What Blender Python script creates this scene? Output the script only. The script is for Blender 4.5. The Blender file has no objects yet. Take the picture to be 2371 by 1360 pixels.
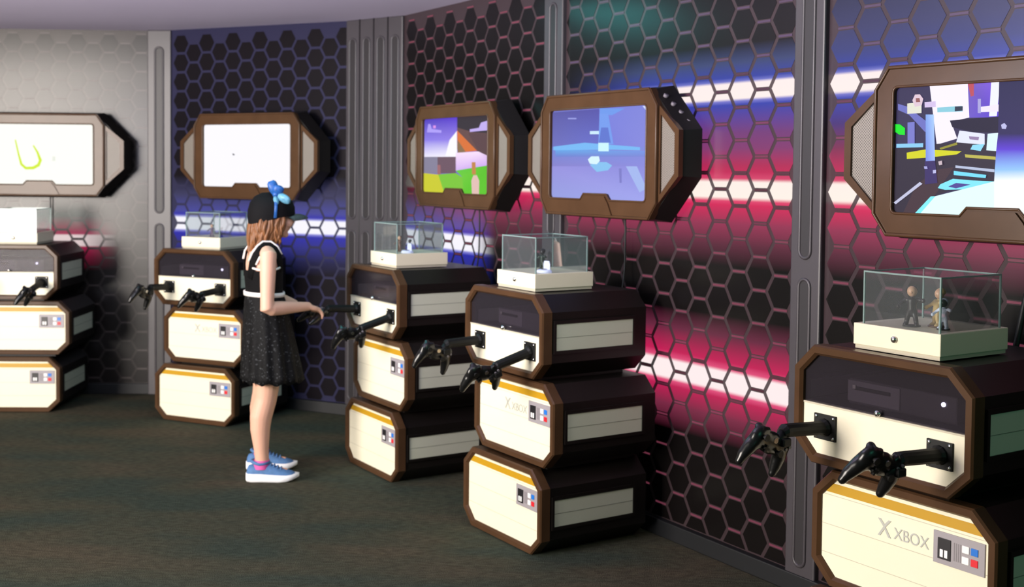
import bpy, bmesh, math, random
from mathutils import Vector, Matrix, Euler
from mathutils.geometry import tessellate_polygon
random.seed(7)
scn = bpy.context.scene
COL = scn.collection
PI = math.pi

# ------------------------------------------------------------------ colours and materials
def s2l(c):
    c = c / 255.0
    return c / 12.92 if c <= 0.04045 else ((c + 0.055) / 1.055) ** 2.4
def rgb(r, g, b, a=1.0):
    return (s2l(r), s2l(g), s2l(b), a)

def new_mat(name):
    m = bpy.data.materials.new(name)
    m.use_nodes = True
    m.node_tree.nodes.clear()
    return m, m.node_tree.nodes, m.node_tree.links

def pmat(name, col, rough=0.5, spec=0.5, metal=0.0, emis=None, estr=0.0, noise=0.0, nscale=20.0, coat=0.0, bump=0.0, sheen=0.0):
    m, N, L = new_mat(name)
    out = N.new('ShaderNodeOutputMaterial')
    b = N.new('ShaderNodeBsdfPrincipled')
    L.new(b.outputs[0], out.inputs[0])
    b.inputs['Base Color'].default_value = col
    b.inputs['Roughness'].default_value = rough
    b.inputs['Specular IOR Level'].default_value = spec
    b.inputs['Metallic'].default_value = metal
    b.inputs['Coat Weight'].default_value = coat
    b.inputs['Sheen Weight'].default_value = sheen
    if emis:
        b.inputs['Emission Color'].default_value = emis
        b.inputs['Emission Strength'].default_value = estr
    if noise or bump:
        tc = N.new('ShaderNodeTexCoord')
        nz = N.new('ShaderNodeTexNoise')
        nz.inputs['Scale'].default_value = nscale
        nz.inputs['Detail'].default_value = 4.0
        L.new(tc.outputs['Object'], nz.inputs['Vector'])
        if noise:
            mx = N.new('ShaderNodeMixRGB')
            mx.blend_type = 'MULTIPLY'
            mx.inputs[1].default_value = col
            rp = N.new('ShaderNodeValToRGB')
            rp.color_ramp.elements[0].position = 0.3
            rp.color_ramp.elements[0].color = (1 - noise, 1 - noise, 1 - noise, 1)
            rp.color_ramp.elements[1].position = 0.7
            rp.color_ramp.elements[1].color = (1 + noise, 1 + noise, 1 + noise, 1)
            L.new(nz.outputs['Fac'], rp.inputs[0])
            L.new(rp.outputs[0], mx.inputs[2])
            mx.inputs[0].default_value = 1.0
            L.new(mx.outputs[0], b.inputs['Base Color'])
        if bump:
            bp = N.new('ShaderNodeBump')
            bp.inputs['Strength'].default_value = bump
            bp.inputs['Distance'].default_value = 0.01
            L.new(nz.outputs['Fac'], bp.inputs['Height'])
            L.new(bp.outputs[0], b.inputs['Normal'])
    return m

def glass_mat(name, tint, gloss=0.08, rough=0.03, haze=None, fk=0.6):
    m, N, L = new_mat(name)
    out = N.new('ShaderNodeOutputMaterial')
    tr = N.new('ShaderNodeBsdfTransparent'); tr.inputs[0].default_value = tint
    gl = N.new('ShaderNodeBsdfGlossy'); gl.inputs['Roughness'].default_value = rough
    lw = N.new('ShaderNodeLayerWeight'); lw.inputs['Blend'].default_value = 0.25
    ma = N.new('ShaderNodeMath'); ma.operation = 'MULTIPLY_ADD'
    ma.inputs[1].default_value = fk; ma.inputs[2].default_value = gloss
    L.new(lw.outputs['Fresnel'], ma.inputs[0])
    mx = N.new('ShaderNodeMixShader')
    L.new(ma.outputs[0], mx.inputs[0])
    base = tr
    if haze:
        df = N.new('ShaderNodeBsdfDiffuse'); df.inputs[0].default_value = haze[0]
        m2 = N.new('ShaderNodeMixShader'); m2.inputs[0].default_value = haze[1]
        L.new(tr.outputs[0], m2.inputs[1]); L.new(df.outputs[0], m2.inputs[2]); base = m2
    L.new(base.outputs[0], mx.inputs[1]); L.new(gl.outputs[0], mx.inputs[2])
    L.new(mx.outputs[0], out.inputs[0])
    return m

def emis_attr_mat(name, strength):
    m, N, L = new_mat(name)
    out = N.new('ShaderNodeOutputMaterial')
    at = N.new('ShaderNodeVertexColor'); at.layer_name = 'Col'
    b = N.new('ShaderNodeBsdfPrincipled')
    b.inputs['Base Color'].default_value = (0.01, 0.01, 0.012, 1)
    b.inputs['Roughness'].default_value = 0.3
    b.inputs['Specular IOR Level'].default_value = 0.03
    b.inputs['Emission Strength'].default_value = strength
    L.new(at.outputs['Color'], b.inputs['Emission Color'])
    L.new(b.outputs[0], out.inputs[0])
    return m

# ------------------------------------------------------------------ mesh building
class MB:
    def __init__(self):
        self.v = []; self.f = []; self.mi = []; self.sm = []
    def add(self, verts, faces, mi=0, smooth=False, M=None):
        o = len(self.v)
        for p in verts:
            p = Vector(p)
            if M is not None: p = M @ p
            self.v.append(tuple(p))
        for f in faces:
            self.f.append(tuple(i + o for i in f)); self.mi.append(mi); self.sm.append(smooth)
        return self
    def box(self, x0, x1, y0, y1, z0, z1, mi=0, bev=0.0, M=None):
        bm = bmesh.new()
        bmesh.ops.create_cube(bm, size=1.0)
        for v in bm.verts:
            v.co = Vector(((x0 + x1) / 2 + v.co.x * (x1 - x0), (y0 + y1) / 2 + v.co.y * (y1 - y0), (z0 + z1) / 2 + v.co.z * (z1 - z0)))
        if bev > 0:
            bmesh.ops.bevel(bm, geom=list(bm.edges), offset=bev, segments=2, affect='EDGES', profile=0.5)
        self.bm(bm, mi, False, M)
        return self
    def bm(self, bm, mi=0, smooth=False, M=None):
        bm.verts.index_update()
        self.add([v.co.copy() for v in bm.verts], [tuple(v.index for v in f.verts) for f in bm.faces], mi, smooth, M)
        bm.free()
    def prism(self, poly, y0, y1, mi=0, front=True, back=True, poly2=None, M=None):
        # poly: (x, z) list; extruded along y from y0 (front) to y1
        n = len(poly); p2 = poly2 or poly
        vs = [(x, y0, z) for x, z in poly] + [(x, y1, z) for x, z in p2]
        fs = [(i, (i + 1) % n, n + (i + 1) % n, n + i) for i in range(n)]
        if front: fs.append(tuple(range(n)))
        if back: fs.append(tuple(range(n, 2 * n)))
        return self.add(vs, fs, mi, False, M)
    def rings(self, rings, mi=0, closed=True, cap0=False, cap1=False, smooth=False, M=None):
        n = len(rings[0]); vs = []; fs = []
        for r in rings: vs += [tuple(p) for p in r]
        for k in range(len(rings) - 1):
            for i in range(n if closed else n - 1):
                j = (i + 1) % n
                fs.append((k * n + i, k * n + j, (k + 1) * n + j, (k + 1) * n + i))
        if cap0: fs.append(tuple(range(n)))
        if cap1: fs.append(tuple(range((len(rings) - 1) * n, len(rings) * n)))
        return self.add(vs, fs, mi, smooth, M)
    def tube(self, pts, rad, seg=10, mi=0, cap=True, smooth=True, flat=None, closed=False, M=None):
        pts = [Vector(p) for p in pts]; n = len(pts)
        if not isinstance(rad, (list, tuple)): rad = [rad] * n
        rings = []; up = None
        for i, p in enumerate(pts):
            if closed: t = pts[(i + 1) % n] - pts[i - 1]
            else: t = pts[min(i + 1, n - 1)] - pts[max(i - 1, 0)]
            if t.length < 1e-9: t = Vector((0, 0, 1))
            t.normalize()
            if up is None:
                up = Vector((0, 0, 1)) if abs(t.z) < 0.9 else Vector((1, 0, 0))
            a = t.cross(up)
            if a.length < 1e-6: a = t.cross(Vector((0.3, 1, 0.2)))
            a.normalize(); b = a.cross(t); b.normalize(); up = b
            r = rad[i]
            k = flat if flat else 1.0
            rings.append([p + a * math.cos(2 * PI * j / seg) * r + b * math.sin(2 * PI * j / seg) * r * k for j in range(seg)])
        if closed: rings.append(rings[0])
        return self.rings(rings, mi, True, cap and not closed, cap and not closed, smooth, M)
    def ball(self, c, r, mi=0, seg=14, M=None, rot=None):
        if not isinstance(r, (list, tuple)): r = (r, r, r)
        bm = bmesh.new()
        bmesh.ops.create_uvsphere(bm, u_segments=seg, v_segments=max(6, seg * 2 // 3), radius=1.0)
        R = rot.to_matrix().to_4x4() if rot is not None else Matrix.Identity(4)
        T = Matrix.Translation(Vector(c)) @ R @ Matrix.Diagonal((r[0], r[1], r[2], 1))
        for v in bm.verts: v.co = T @ v.co
        self.bm(bm, mi, True, M)
        return self
    def cyl(self, p0, p1, r, seg=16, mi=0, r2=None, smooth=True, M=None):
        return self.tube([p0, p1], [r, r if r2 is None else r2], seg, mi, True, smooth, M=M)
    def plate(self, outer, inner, y0, y1, mi=0, M=None):
        # flat plate with a hole, (x, z) outlines, from y0 (front) to y1
        loops = [[Vector((x, z, 0)) for x, z in outer]] + ([[Vector((x, z, 0)) for x, z in inner]] if inner else [])
        tri = tessellate_polygon(loops)
        flat = list(outer) + (list(inner) if inner else [])
        n = len(flat)
        vs = [(x, y0, z) for x, z in flat] + [(x, y1, z) for x, z in flat]
        fs = [tuple(t) for t in tri] + [tuple(i + n for i in t) for t in tri]
        a = len(outer)
        fs += [(i, (i + 1) % a, n + (i + 1) % a, n + i) for i in range(a)]
        if inner:
            b = len(inner)
            fs += [(a + i, a + (i + 1) % b, n + a + (i + 1) % b, n + a + i) for i in range(b)]
        return self.add(vs, fs, mi, False, M)
    def mesh(self, name, mats):
        me = bpy.data.meshes.new(name)
        me.from_pydata(self.v, [], self.f)
        for m in mats: me.materials.append(m)
        me.polygons.foreach_set('material_index', self.mi)
        me.polygons.foreach_set('use_smooth', self.sm)
        me.update()
        bm = bmesh.new(); bm.from_mesh(me)
        bmesh.ops.recalc_face_normals(bm, faces=bm.faces)
        bm.to_mesh(me); bm.free()
        return me
    def obj(self, name, mats, parent=None, **tags):
        if not isinstance(mats, (list, tuple)): mats = [mats]
        o = bpy.data.objects.new(name, self.mesh(name, mats))
        COL.objects.link(o)
        if parent is not None: o.parent = parent
        for k, v in tags.items(): o[k] = v
        return o

def merged(mb, voxel, name, mats, parent=None, smooth_iter=0, **tags):
    # union of overlapping closed pieces into one continuous surface
    me = mb.mesh(name + '_src', [])
    t = bpy.data.objects.new(name + '_src', me); COL.objects.link(t)
    r = t.modifiers.new('r', 'REMESH'); r.mode = 'VOXEL'; r.voxel_size = voxel; r.use_smooth_shade = True
    if smooth_iter:
        s = t.modifiers.new('s', 'SMOOTH'); s.factor = 0.5; s.iterations = smooth_iter
    dg = bpy.context.evaluated_depsgraph_get(); dg.update()
    me2 = bpy.data.meshes.new_from_object(t.evaluated_get(dg))
    bpy.data.objects.remove(t); bpy.data.meshes.remove(me)
    me2.name = name; me2.materials.clear()
    for m in mats: me2.materials.append(m)
    for p in me2.polygons: p.use_smooth = True
    o = bpy.data.objects.new(name, me2); COL.objects.link(o)
    if parent is not None: o.parent = parent
    for k, v in tags.items(): o[k] = v
    return o

def thing(name, loc, rz, label, cat, group=None):
    o = bpy.data.objects.new(name, None); COL.objects.link(o)
    o.empty_display_size = 0.1
    o.location = loc; o.rotation_euler = (0, 0, rz)
    o['label'] = label; o['category'] = cat
    if group: o['group'] = group
    return o
def kids(o): return [c for c in COL.objects if c.parent == o]
def copy_tree(o, parent=None, skip=()):
    c = o.copy(); COL.objects.link(c)
    if parent is not None: c.parent = parent
    for ch in kids(o):
        if ch.name.split('.')[0] in skip: continue
        copy_tree(ch, c, skip)
    return c

# ------------------------------------------------------------------ camera (measured from the photograph)
cam_d = bpy.data.cameras.new('camera'); cam = bpy.data.objects.new('camera', cam_d); COL.objects.link(cam)
F_PX, PITCH, ROLL, EYE, CY = 2765.77, -0.0390, -0.0100, 1.4711, -176.98
cam_d.sensor_fit = 'HORIZONTAL'; cam_d.sensor_width = 36.0
cam_d.lens = F_PX / 2371 * 36.0
cam_d.shift_y = CY / 2371.0
cam_d.clip_start = 0.05; cam_d.clip_end = 100
cam.matrix_world = Matrix.Translation((0, 0, EYE)) @ Matrix.Rotation(PI / 2 + PITCH, 4, 'X') @ Matrix.Rotation(-ROLL, 4, 'Z')
scn.camera = cam

# station poses: x, y, turn (metres, radians), television offset behind the cabinet front
ST = {1: (-2.9752, 7.0869, -0.0323, 0.0085, 0.4412, 0.0206),
      2: (-1.8134, 6.8277, 0.4388, 0.0155, 0.4403, 0.0444),
      3: (-0.6673, 5.7493, 1.0036, -0.0019, 0.4398, 0.0161),
      4: (-0.0270, 4.7113, 1.0008, -0.0296, 0.4586, 0.0120),
      5: (0.9639, 3.0783, 0.9875, -0.0289, 0.4877, -0.0368)}
def at(s, u, v, z):
    x, y, t = ST[s][:3]
    return Vector((x + u * math.cos(t) + v * math.sin(t), y - u * math.sin(t) + v * math.cos(t), z))
# flat colours of the pictures shown on the televisions: outline (x, height) in metres, corner colours
SCREENS={
5:[([-0.222,1.736,-0.095,1.736,-0.086,1.637,-0.147,1.627,-0.125,1.577,-0.193,1.56],[(246,240,255)]),
([-0.095,1.736,0.008,1.736,0.005,1.635,-0.087,1.636],[(120,95,190),(130,90,230),(90,60,210),(110,90,200)]),
([-0.095,1.736,-0.075,1.736,-0.074,1.699,-0.084,1.697],[(190,80,95)]),
([-0.02,1.739,0.008,1.737,0.0,1.638,-0.024,1.638],[(238,240,255)]),
([-0.055,1.666,0.007,1.671,0.007,1.651,-0.055,1.651],[(240,232,255)]),
([-0.061,1.689,-0.051,1.689,-0.05,1.648,-0.06,1.649],[(170,165,220)]),
([-0.341,1.549,-0.231,1.56,0.009,1.575,0.005,1.455,-0.069,1.449,-0.205,1.405,-0.259,1.352,-0.335,1.352],[(54,47,62)]),
([-0.261,1.437,-0.197,1.485,-0.133,1.494,-0.194,1.41,-0.259,1.356,-0.304,1.354],[(72,54,62)]),
([-0.15,1.63,0.008,1.637,0.009,1.591,-0.074,1.595,-0.141,1.61],[(36,31,56)]),
([-0.117,1.6,-0.036,1.589,-0.035,1.558,-0.127,1.566],[(228,232,252)]),
([-0.086,1.583,-0.053,1.58,-0.055,1.571,-0.083,1.574],[(150,130,170)]),
([-0.073,1.558,-0.035,1.56,-0.047,1.54,-0.08,1.545],[(145,220,246)]),
([-0.026,1.589,0.009,1.591,0.01,1.539,-0.029,1.542],[(222,245,255)]),
([-0.295,1.537,-0.231,1.546,-0.108,1.54,-0.123,1.531,-0.219,1.522,-0.294,1.518],[(214,214,30)]),
([-0.182,1.55,-0.124,1.566,-0.122,1.559,-0.177,1.545],[(150,145,50)]),
([-0.097,1.531,0.001,1.524,0.001,1.515,-0.095,1.522],[(190,182,80)]),
([-0.33,1.686,-0.296,1.676,-0.208,1.616,-0.232,1.598,-0.289,1.651,-0.329,1.667],[(112,116,195)]),
([-0.294,1.628,-0.269,1.629,-0.267,1.56,-0.292,1.556],[(122,124,205)]),
([-0.332,1.564,-0.237,1.565,-0.237,1.553,-0.332,1.552],[(140,205,242)]),
([-0.231,1.65,-0.203,1.649,-0.195,1.513,-0.227,1.511],[(130,165,235),(170,205,255),(165,190,255),(120,140,230)]),
([-0.23,1.511,-0.195,1.513,-0.185,1.447,-0.228,1.442],[(62,50,105)]),
([-0.337,1.624,-0.32,1.623,-0.302,1.611,-0.302,1.59,-0.322,1.592,-0.336,1.6],[(20,232,40)]),
([-0.296,1.685,-0.246,1.688,-0.245,1.655,-0.295,1.654],[(228,228,212)]),
([-0.269,1.711,-0.252,1.711,-0.24,1.697,-0.245,1.678,-0.268,1.674,-0.278,1.694],[(225,200,215)]),
([-0.266,1.7,-0.253,1.7,-0.25,1.688,-0.265,1.688],[(150,95,95)]),
([-0.235,1.687,-0.197,1.688,-0.196,1.671,-0.234,1.671],[(214,195,235)]),
([-0.191,1.669,-0.109,1.671,-0.106,1.655,-0.19,1.655],[(140,205,222)]),
([-0.132,1.67,-0.106,1.67,-0.106,1.657,-0.132,1.656],[(48,58,78)]),
([-0.336,1.385,-0.245,1.449,-0.235,1.444,-0.328,1.38],[(196,198,226)]),
([-0.125,1.499,-0.0,1.488,-0.0,1.48,-0.125,1.492],[(184,194,222)]),
([-0.13,1.483,-0.025,1.472,-0.027,1.463,-0.13,1.471],[(120,222,250)]),
([-0.157,1.427,-0.182,1.432,-0.174,1.443,-0.132,1.46,-0.07,1.456,0.001,1.454,0.001,1.441,-0.089,1.43],[(132,232,250)]),
([-0.147,1.437,-0.121,1.448,-0.074,1.444,-0.121,1.432],[(82,72,152)]),
([-0.27,1.344,-0.205,1.407,-0.184,1.408,-0.236,1.345],[(132,240,250)]),
([-0.25,1.344,-0.189,1.408,0.001,1.454,0.009,1.347,-0.118,1.342],[(228,255,253)]),
([0.008,1.742,0.345,1.741,0.345,1.584,0.009,1.588],[(42,40,82),(42,40,82),(48,42,92),(48,42,92)]),
([0.009,1.588,0.345,1.584,0.345,1.542,0.005,1.544],[(48,42,92),(48,42,92),(96,64,214),(96,64,214)]),
([0.005,1.544,0.345,1.542,0.345,1.492,0.002,1.486],[(96,64,214),(96,64,214),(150,200,255),(150,200,255)]),
([0.002,1.486,0.345,1.492,0.345,1.464,0.001,1.454],[(150,200,255),(150,200,255),(252,255,255),(252,255,255)]),
([0.001,1.455,0.345,1.465,0.345,1.36,0.004,1.343],[(252,255,255)]),
([0.018,1.613,0.028,1.618,0.036,1.61,0.033,1.601,0.021,1.602],[(190,190,234)]),
([-0.23,1.496,-0.219,1.496,-0.217,1.488,-0.228,1.488],[(170,170,225)]),
([-0.199,1.485,-0.188,1.486,-0.188,1.476,-0.198,1.475],[(190,190,235)]),
([-0.181,1.51,-0.169,1.513,-0.167,1.501,-0.178,1.499],[(205,185,195)])],
4:[([-0.345,1.729,0.01,1.731,0.014,1.573,-0.344,1.577],[(92,90,165),(86,84,170),(105,112,205),(110,112,190)]),
([0.01,1.731,0.345,1.737,0.345,1.569,0.014,1.573],[(120,128,222),(130,135,220),(135,138,222),(120,125,220)]),
([-0.344,1.577,0.345,1.569,0.345,1.493,-0.342,1.492],[(112,135,215),(130,140,220),(140,140,222),(135,130,205)]),
([-0.342,1.492,0.345,1.493,0.345,1.352,-0.339,1.34],[(150,145,222),(140,140,222),(160,165,238),(150,160,225)]),
([-0.217,1.701,-0.154,1.699,-0.154,1.693,-0.217,1.695],[(150,155,225)]),
([-0.311,1.565,0.341,1.553,0.342,1.531,-0.31,1.534],[(100,170,235),(120,150,230),(125,135,215),(110,130,210)]),
([-0.327,1.578,-0.091,1.592,0.009,1.586,0.288,1.569,0.289,1.556,0.105,1.561,-0.327,1.562],[(120,186,246)]),
([0.015,1.734,0.186,1.726,0.102,1.702,0.016,1.705],[(112,155,238)]),
([0.014,1.711,0.074,1.709,0.114,1.583,0.009,1.585],[(118,158,240)]),
([0.027,1.653,0.075,1.652,0.095,1.589,0.013,1.59],[(96,120,210)]),
([0.009,1.59,0.081,1.589,0.082,1.554,0.009,1.555],[(205,246,255)]),
([-0.052,1.64,0.012,1.639,0.013,1.626,-0.052,1.627],[(205,236,255)]),
([-0.049,1.498,-0.009,1.51,0.068,1.51,0.107,1.496,0.079,1.476,0.001,1.469],[(135,195,242)]),
([-0.064,1.521,-0.04,1.534,0.015,1.534,0.022,1.515,0.001,1.501,-0.049,1.503],[(218,246,255)]),
([0.302,1.731,0.339,1.732,0.34,1.702],[(210,220,255)]),
([0.2,1.493,0.272,1.493,0.336,1.406,0.292,1.389],[(165,185,240)]),
([0.154,1.484,0.172,1.484,0.174,1.426,0.16,1.425],[(125,125,200)])],
3:[([-0.345,1.743,0.017,1.742,0.019,1.621,-0.345,1.627],[(70,48,190),(80,45,205),(150,130,235),(140,125,235)]),
([-0.345,1.627,0.019,1.621,0.02,1.535,-0.345,1.536],[(140,125,235),(150,130,235),(252,248,255),(240,235,255)]),
([-0.104,1.542,-0.061,1.622,0.015,1.666,0.02,1.538],[(252,250,255)]),
([0.017,1.742,0.341,1.744,0.343,1.635,0.018,1.669],[(52,44,50)]),
([0.018,1.683,0.186,1.655,0.343,1.648,0.345,1.53,0.215,1.564,0.02,1.573],[(104,74,70)]),
([0.131,1.653,0.343,1.648,0.345,1.54,0.242,1.554],[(92,66,68)]),
([0.018,1.669,0.221,1.565,0.026,1.557],[(220,115,50)]),
([0.025,1.621,0.112,1.558,0.026,1.557],[(140,110,75)]),
([-0.345,1.538,0.009,1.537,0.01,1.454,-0.345,1.451],[(110,84,98)]),
([-0.345,1.538,-0.186,1.538,-0.185,1.452,-0.345,1.451],[(135,130,155)]),
([0.008,1.557,0.235,1.562,0.345,1.535,0.345,1.49,0.01,1.468],[(250,225,250),(250,225,250),(215,180,235),(205,165,240),(215,180,245)]),
([-0.345,1.453,-0.177,1.447,-0.101,1.35,-0.345,1.345],[(205,205,42)]),
([-0.177,1.448,0.014,1.455,0.079,1.435,0.094,1.36,-0.108,1.351],[(124,200,52)]),
([0.01,1.468,0.345,1.496,0.345,1.345,0.094,1.346,0.079,1.435],[(100,205,60),(90,195,30),(95,200,35),(95,200,35),(110,205,50)]),
([0.169,1.419,0.189,1.446,0.223,1.447,0.247,1.42,0.245,1.35,0.177,1.348],[(228,192,182)]),
([0.172,1.51,0.209,1.51,0.214,1.45,0.176,1.45],[(196,136,70)]),
([-0.185,1.496,-0.152,1.496,-0.147,1.447,-0.182,1.447],[(160,105,110)]),
([-0.304,1.666,-0.289,1.709,-0.265,1.708,-0.25,1.683,-0.143,1.673,-0.143,1.66],[(176,160,250)]),
([-0.234,1.7,-0.204,1.699,-0.204,1.685,-0.234,1.686],[(225,150,235)]),
([0.151,1.671,0.24,1.676,0.259,1.7,0.318,1.708,0.326,1.662,0.152,1.658],[(196,175,242)])],
2:[([-0.113,1.559,-0.097,1.555,-0.094,1.547,-0.109,1.547],[(90,90,95)])],
1:[([-0.157,1.633,-0.139,1.543,-0.128,1.546,-0.149,1.635],[(208,236,30)]),
([-0.139,1.543,-0.123,1.476,-0.109,1.484,-0.128,1.546],[(208,236,30)]),
([-0.123,1.476,-0.091,1.447,-0.085,1.464,-0.109,1.484],[(208,236,30)]),
([-0.091,1.447,-0.039,1.448,-0.044,1.467,-0.085,1.464],[(208,236,30)]),
([-0.039,1.448,-0.001,1.469,-0.016,1.483,-0.044,1.467],[(208,236,30)]),
([-0.001,1.469,0.014,1.507,-0.006,1.505,-0.016,1.483],[(208,236,30)]),
([0.014,1.507,-0.008,1.559,-0.02,1.553,-0.006,1.505],[(208,236,30)]),
([-0.008,1.559,-0.037,1.602,-0.044,1.598,-0.02,1.553],[(208,236,30)]),
([0.079,1.532,0.098,1.532,0.098,1.502,0.078,1.502],[(232,236,225)])],
}
# ------------------------------------------------------------------ materials
M_cream = pmat('cream_panel', rgb(232, 225, 200), 0.35, 0.4)
M_seam = pmat('panel_seam', rgb(190, 182, 160), 0.6)
M_yellow = pmat('yellow_stripe', rgb(186, 142, 22), 0.4)
M_brown = pmat('bronze_frame', rgb(74, 52, 35), 0.24, 0.20, noise=0.12, nscale=9)
M_black = pmat('black_body', rgb(17, 13, 11), 0.42, 0.35)
M_side = pmat('side_panel', rgb(196, 198, 178), 0.45)
M_sideseam = pmat('side_seam', rgb(120, 124, 110), 0.6)
M_badge = pmat('badge_grey', rgb(152, 146, 150), 0.45)
M_bblack = pmat('badge_black', rgb(28, 26, 30), 0.4)
M_white = pmat('white_plastic', rgb(238, 236, 234), 0.4)
M_blue = pmat('blue_button', rgb(30, 110, 200), 0.35)
M_red = pmat('red_button', rgb(214, 36, 48), 0.35)
M_bgreys = pmat('badge_lines', rgb(128, 122, 126), 0.5)
M_logo = pmat('logo_grey', rgb(178, 178, 170), 0.45)
M_chrome = pmat('chrome', rgb(210, 208, 205), 0.2, metal=1.0)
M_blackp = pmat('black_plastic', rgb(14, 14, 15), 0.28, 0.5)
M_blackm = pmat('black_matte', rgb(10, 10, 10), 0.55, 0.3)
M_orange = pmat('amber_plastic', rgb(150, 92, 40), 0.3)
M_smoke = glass_mat('smoked_acrylic', (0.66, 0.64, 0.68, 1), 0.003, 0.08, (rgb(88, 82, 90), 0.15), 0.13)  # grey diffuse haze also stands in for bright reflections on the window
M_glass = glass_mat('case_glass', (0.86, 0.90, 0.90, 1), 0.03, 0.02, (rgb(170, 175, 178), 0.11))  # part of the diffuse haze imitates greyish reflections on the panes
M_edge = glass_mat('glass_edge', (0.5, 0.62, 0.6, 1), 0.08, 0.15, (rgb(165, 190, 186), 0.55))
M_cavity = pmat('cavity', rgb(44, 42, 50), 0.7)
M_led = pmat('power_light', (1, 1, 1, 1), 0.4, emis=rgb(225, 225, 255), estr=6.0)
M_ledoff = pmat('lens_clear', rgb(190, 185, 180), 0.2)
M_console = pmat('console_black', rgb(66, 62, 68), 0.35, 0.4)
M_consolegrey = pmat('console_grey', rgb(112, 106, 112), 0.4)
M_caseside = pmat('case_cream', rgb(226, 217, 190), 0.4)
M_housing = pmat('housing_black', rgb(14, 11, 10), 0.45, 0.35)
M_cable = pmat('cable_black', rgb(20, 18, 18), 0.5)
SC_MAT = {1: emis_attr_mat('screen_glow', 1.0), 2: emis_attr_mat('screen_glow_b', 1.0), 3: emis_attr_mat('screen_glow_c', 1.0),
          4: emis_attr_mat('screen_glow_d', 1.0), 5: emis_attr_mat('screen_glow_e', 1.05)}

def grille_mat():
    m, N, L = new_mat('speaker_mesh')
    out = N.new('ShaderNodeOutputMaterial'); b = N.new('ShaderNodeBsdfPrincipled')
    L.new(b.outputs[0], out.inputs[0]); b.inputs['Roughness'].default_value = 0.5
    tc = N.new('ShaderNodeTexCoord'); mp = N.new('ShaderNodeMapping')
    mp.inputs['Rotation'].default_value = (0, PI / 4, 0); mp.inputs['Scale'].default_value = (150, 0, 150)
    L.new(tc.outputs['Object'], mp.inputs[0])
    vo = N.new('ShaderNodeTexVoronoi'); vo.inputs['Randomness'].default_value = 0.0; vo.inputs['Scale'].default_value = 1.0
    L.new(mp.outputs[0], vo.inputs['Vector'])
    rp = N.new('ShaderNodeValToRGB')
    rp.color_ramp.elements[0].position = 0.30; rp.color_ramp.elements[0].color = rgb(66, 61, 56)
    rp.color_ramp.elements[1].position = 0.42; rp.color_ramp.elements[1].color = rgb(136, 128, 118)
    L.new(vo.outputs['Distance'], rp.inputs[0]); L.new(rp.outputs[0], b.inputs['Base Color'])
    return m
M_grille = grille_mat()

# ------------------------------------------------------------------ game kiosks: three stacked cabinets, two controllers on arms
A, CU, CV, FR = 0.2603, 0.0505, 0.0483, 0.0282
ZS = 0.8389
MODS = {'lower_cabinet': (0.0282, 0.3023, 0.0, 0.0), 'middle_cabinet': (0.3700, 0.6356, 0.0498, 0.0204), 'upper_cabinet': (0.7008, 0.9718, -0.0152, 0.0105)}
def octo(z0, z1, du, e):
    k = 0.41 * e
    a = A + e
    return [(du - a, z0 + CV - k), (du - A + CU - k, z0 - e), (du + A - CU + k, z0 - e), (du + a, z0 + CV - k),
            (du + a, z1 - CV + k), (du + A - CU + k, z1 + e), (du - A + CU - k, z1 + e), (du - a, z1 - CV + k)]
def ring_at(poly, y): return [(x, y, z) for x, z in poly]

def badge(mb, du, v, z1):
    # grey control plate: black key slot, white, blue and red buttons
    y = v - 0.0035
    u0, u1, t, b = du + 0.105, du + 0.252, z1 - 0.052, z1 - 0.133
    mb.box(u0, u1, y, v + 0.002, b, t, 0, 0.0012)
    y2 = y - 0.002
    mb.box(u0 + 0.014, u0 + 0.052, y2, y + .001, b + 0.013, t - 0.015, 1, 0.001)
    for k in (0, 1): mb.box(u0 + 0.022 + k * 0.013, u0 + 0.031 + k * 0.013, y2 - 0.0015, y2 + .001, b + 0.019, b + 0.038, 2)
    for k in range(4): mb.box(u0 + 0.060 + k * 0.006, u0 + 0.0625 + k * 0.006, y - 0.0006, y + .001, b + 0.018, t - 0.018, 5)
    mb.box(u0 + 0.084, u0 + 0.104, y2, y + .001, b + 0.045, b + 0.063, 2, 0.001)
    mb.box(u0 + 0.109, u0 + 0.129, y2, y + .001, b + 0.045, b + 0.063, 3, 0.001)
    mb.box(u0 + 0.084, u0 + 0.104, y2, y + .001, b + 0.018, b + 0.036, 2, 0.001)
    mb.box(u0 + 0.109, u0 + 0.129, y2, y + .001, b + 0.018, b + 0.036, 4, 0.001)

def clip_poly(poly, z, below=True):
    out = []
    n = len(poly)
    for i in range(n):
        a, b = poly[i], poly[(i + 1) % n]
        ia = (a[1] <= z) if below else (a[1] >= z); ib = (b[1] <= z) if below else (b[1] >= z)
        if ia: out.append(a)
        if ia != ib:
            t = (z - a[1]) / (b[1] - a[1]); out.append((a[0] + t * (b[0] - a[0]), z))
    return out

def text_mesh(body, size, name, mat, parent, M):
    cu = bpy.data.curves.new(name, 'FONT'); cu.body = body; cu.size = size; cu.extrude = 0.0006; cu.align_x = 'LEFT'
    t = bpy.data.objects.new(name + '_src', cu); COL.objects.link(t)
    dg = bpy.context.evaluated_depsgraph_get(); dg.update()
    me = bpy.data.meshes.new_from_object(t.evaluated_get(dg))
    bpy.data.objects.remove(t)
    vs = [M @ v.co for v in me.vertices]; fs = [tuple(p.vertices) for p in me.polygons]
    return vs, fs

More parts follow.
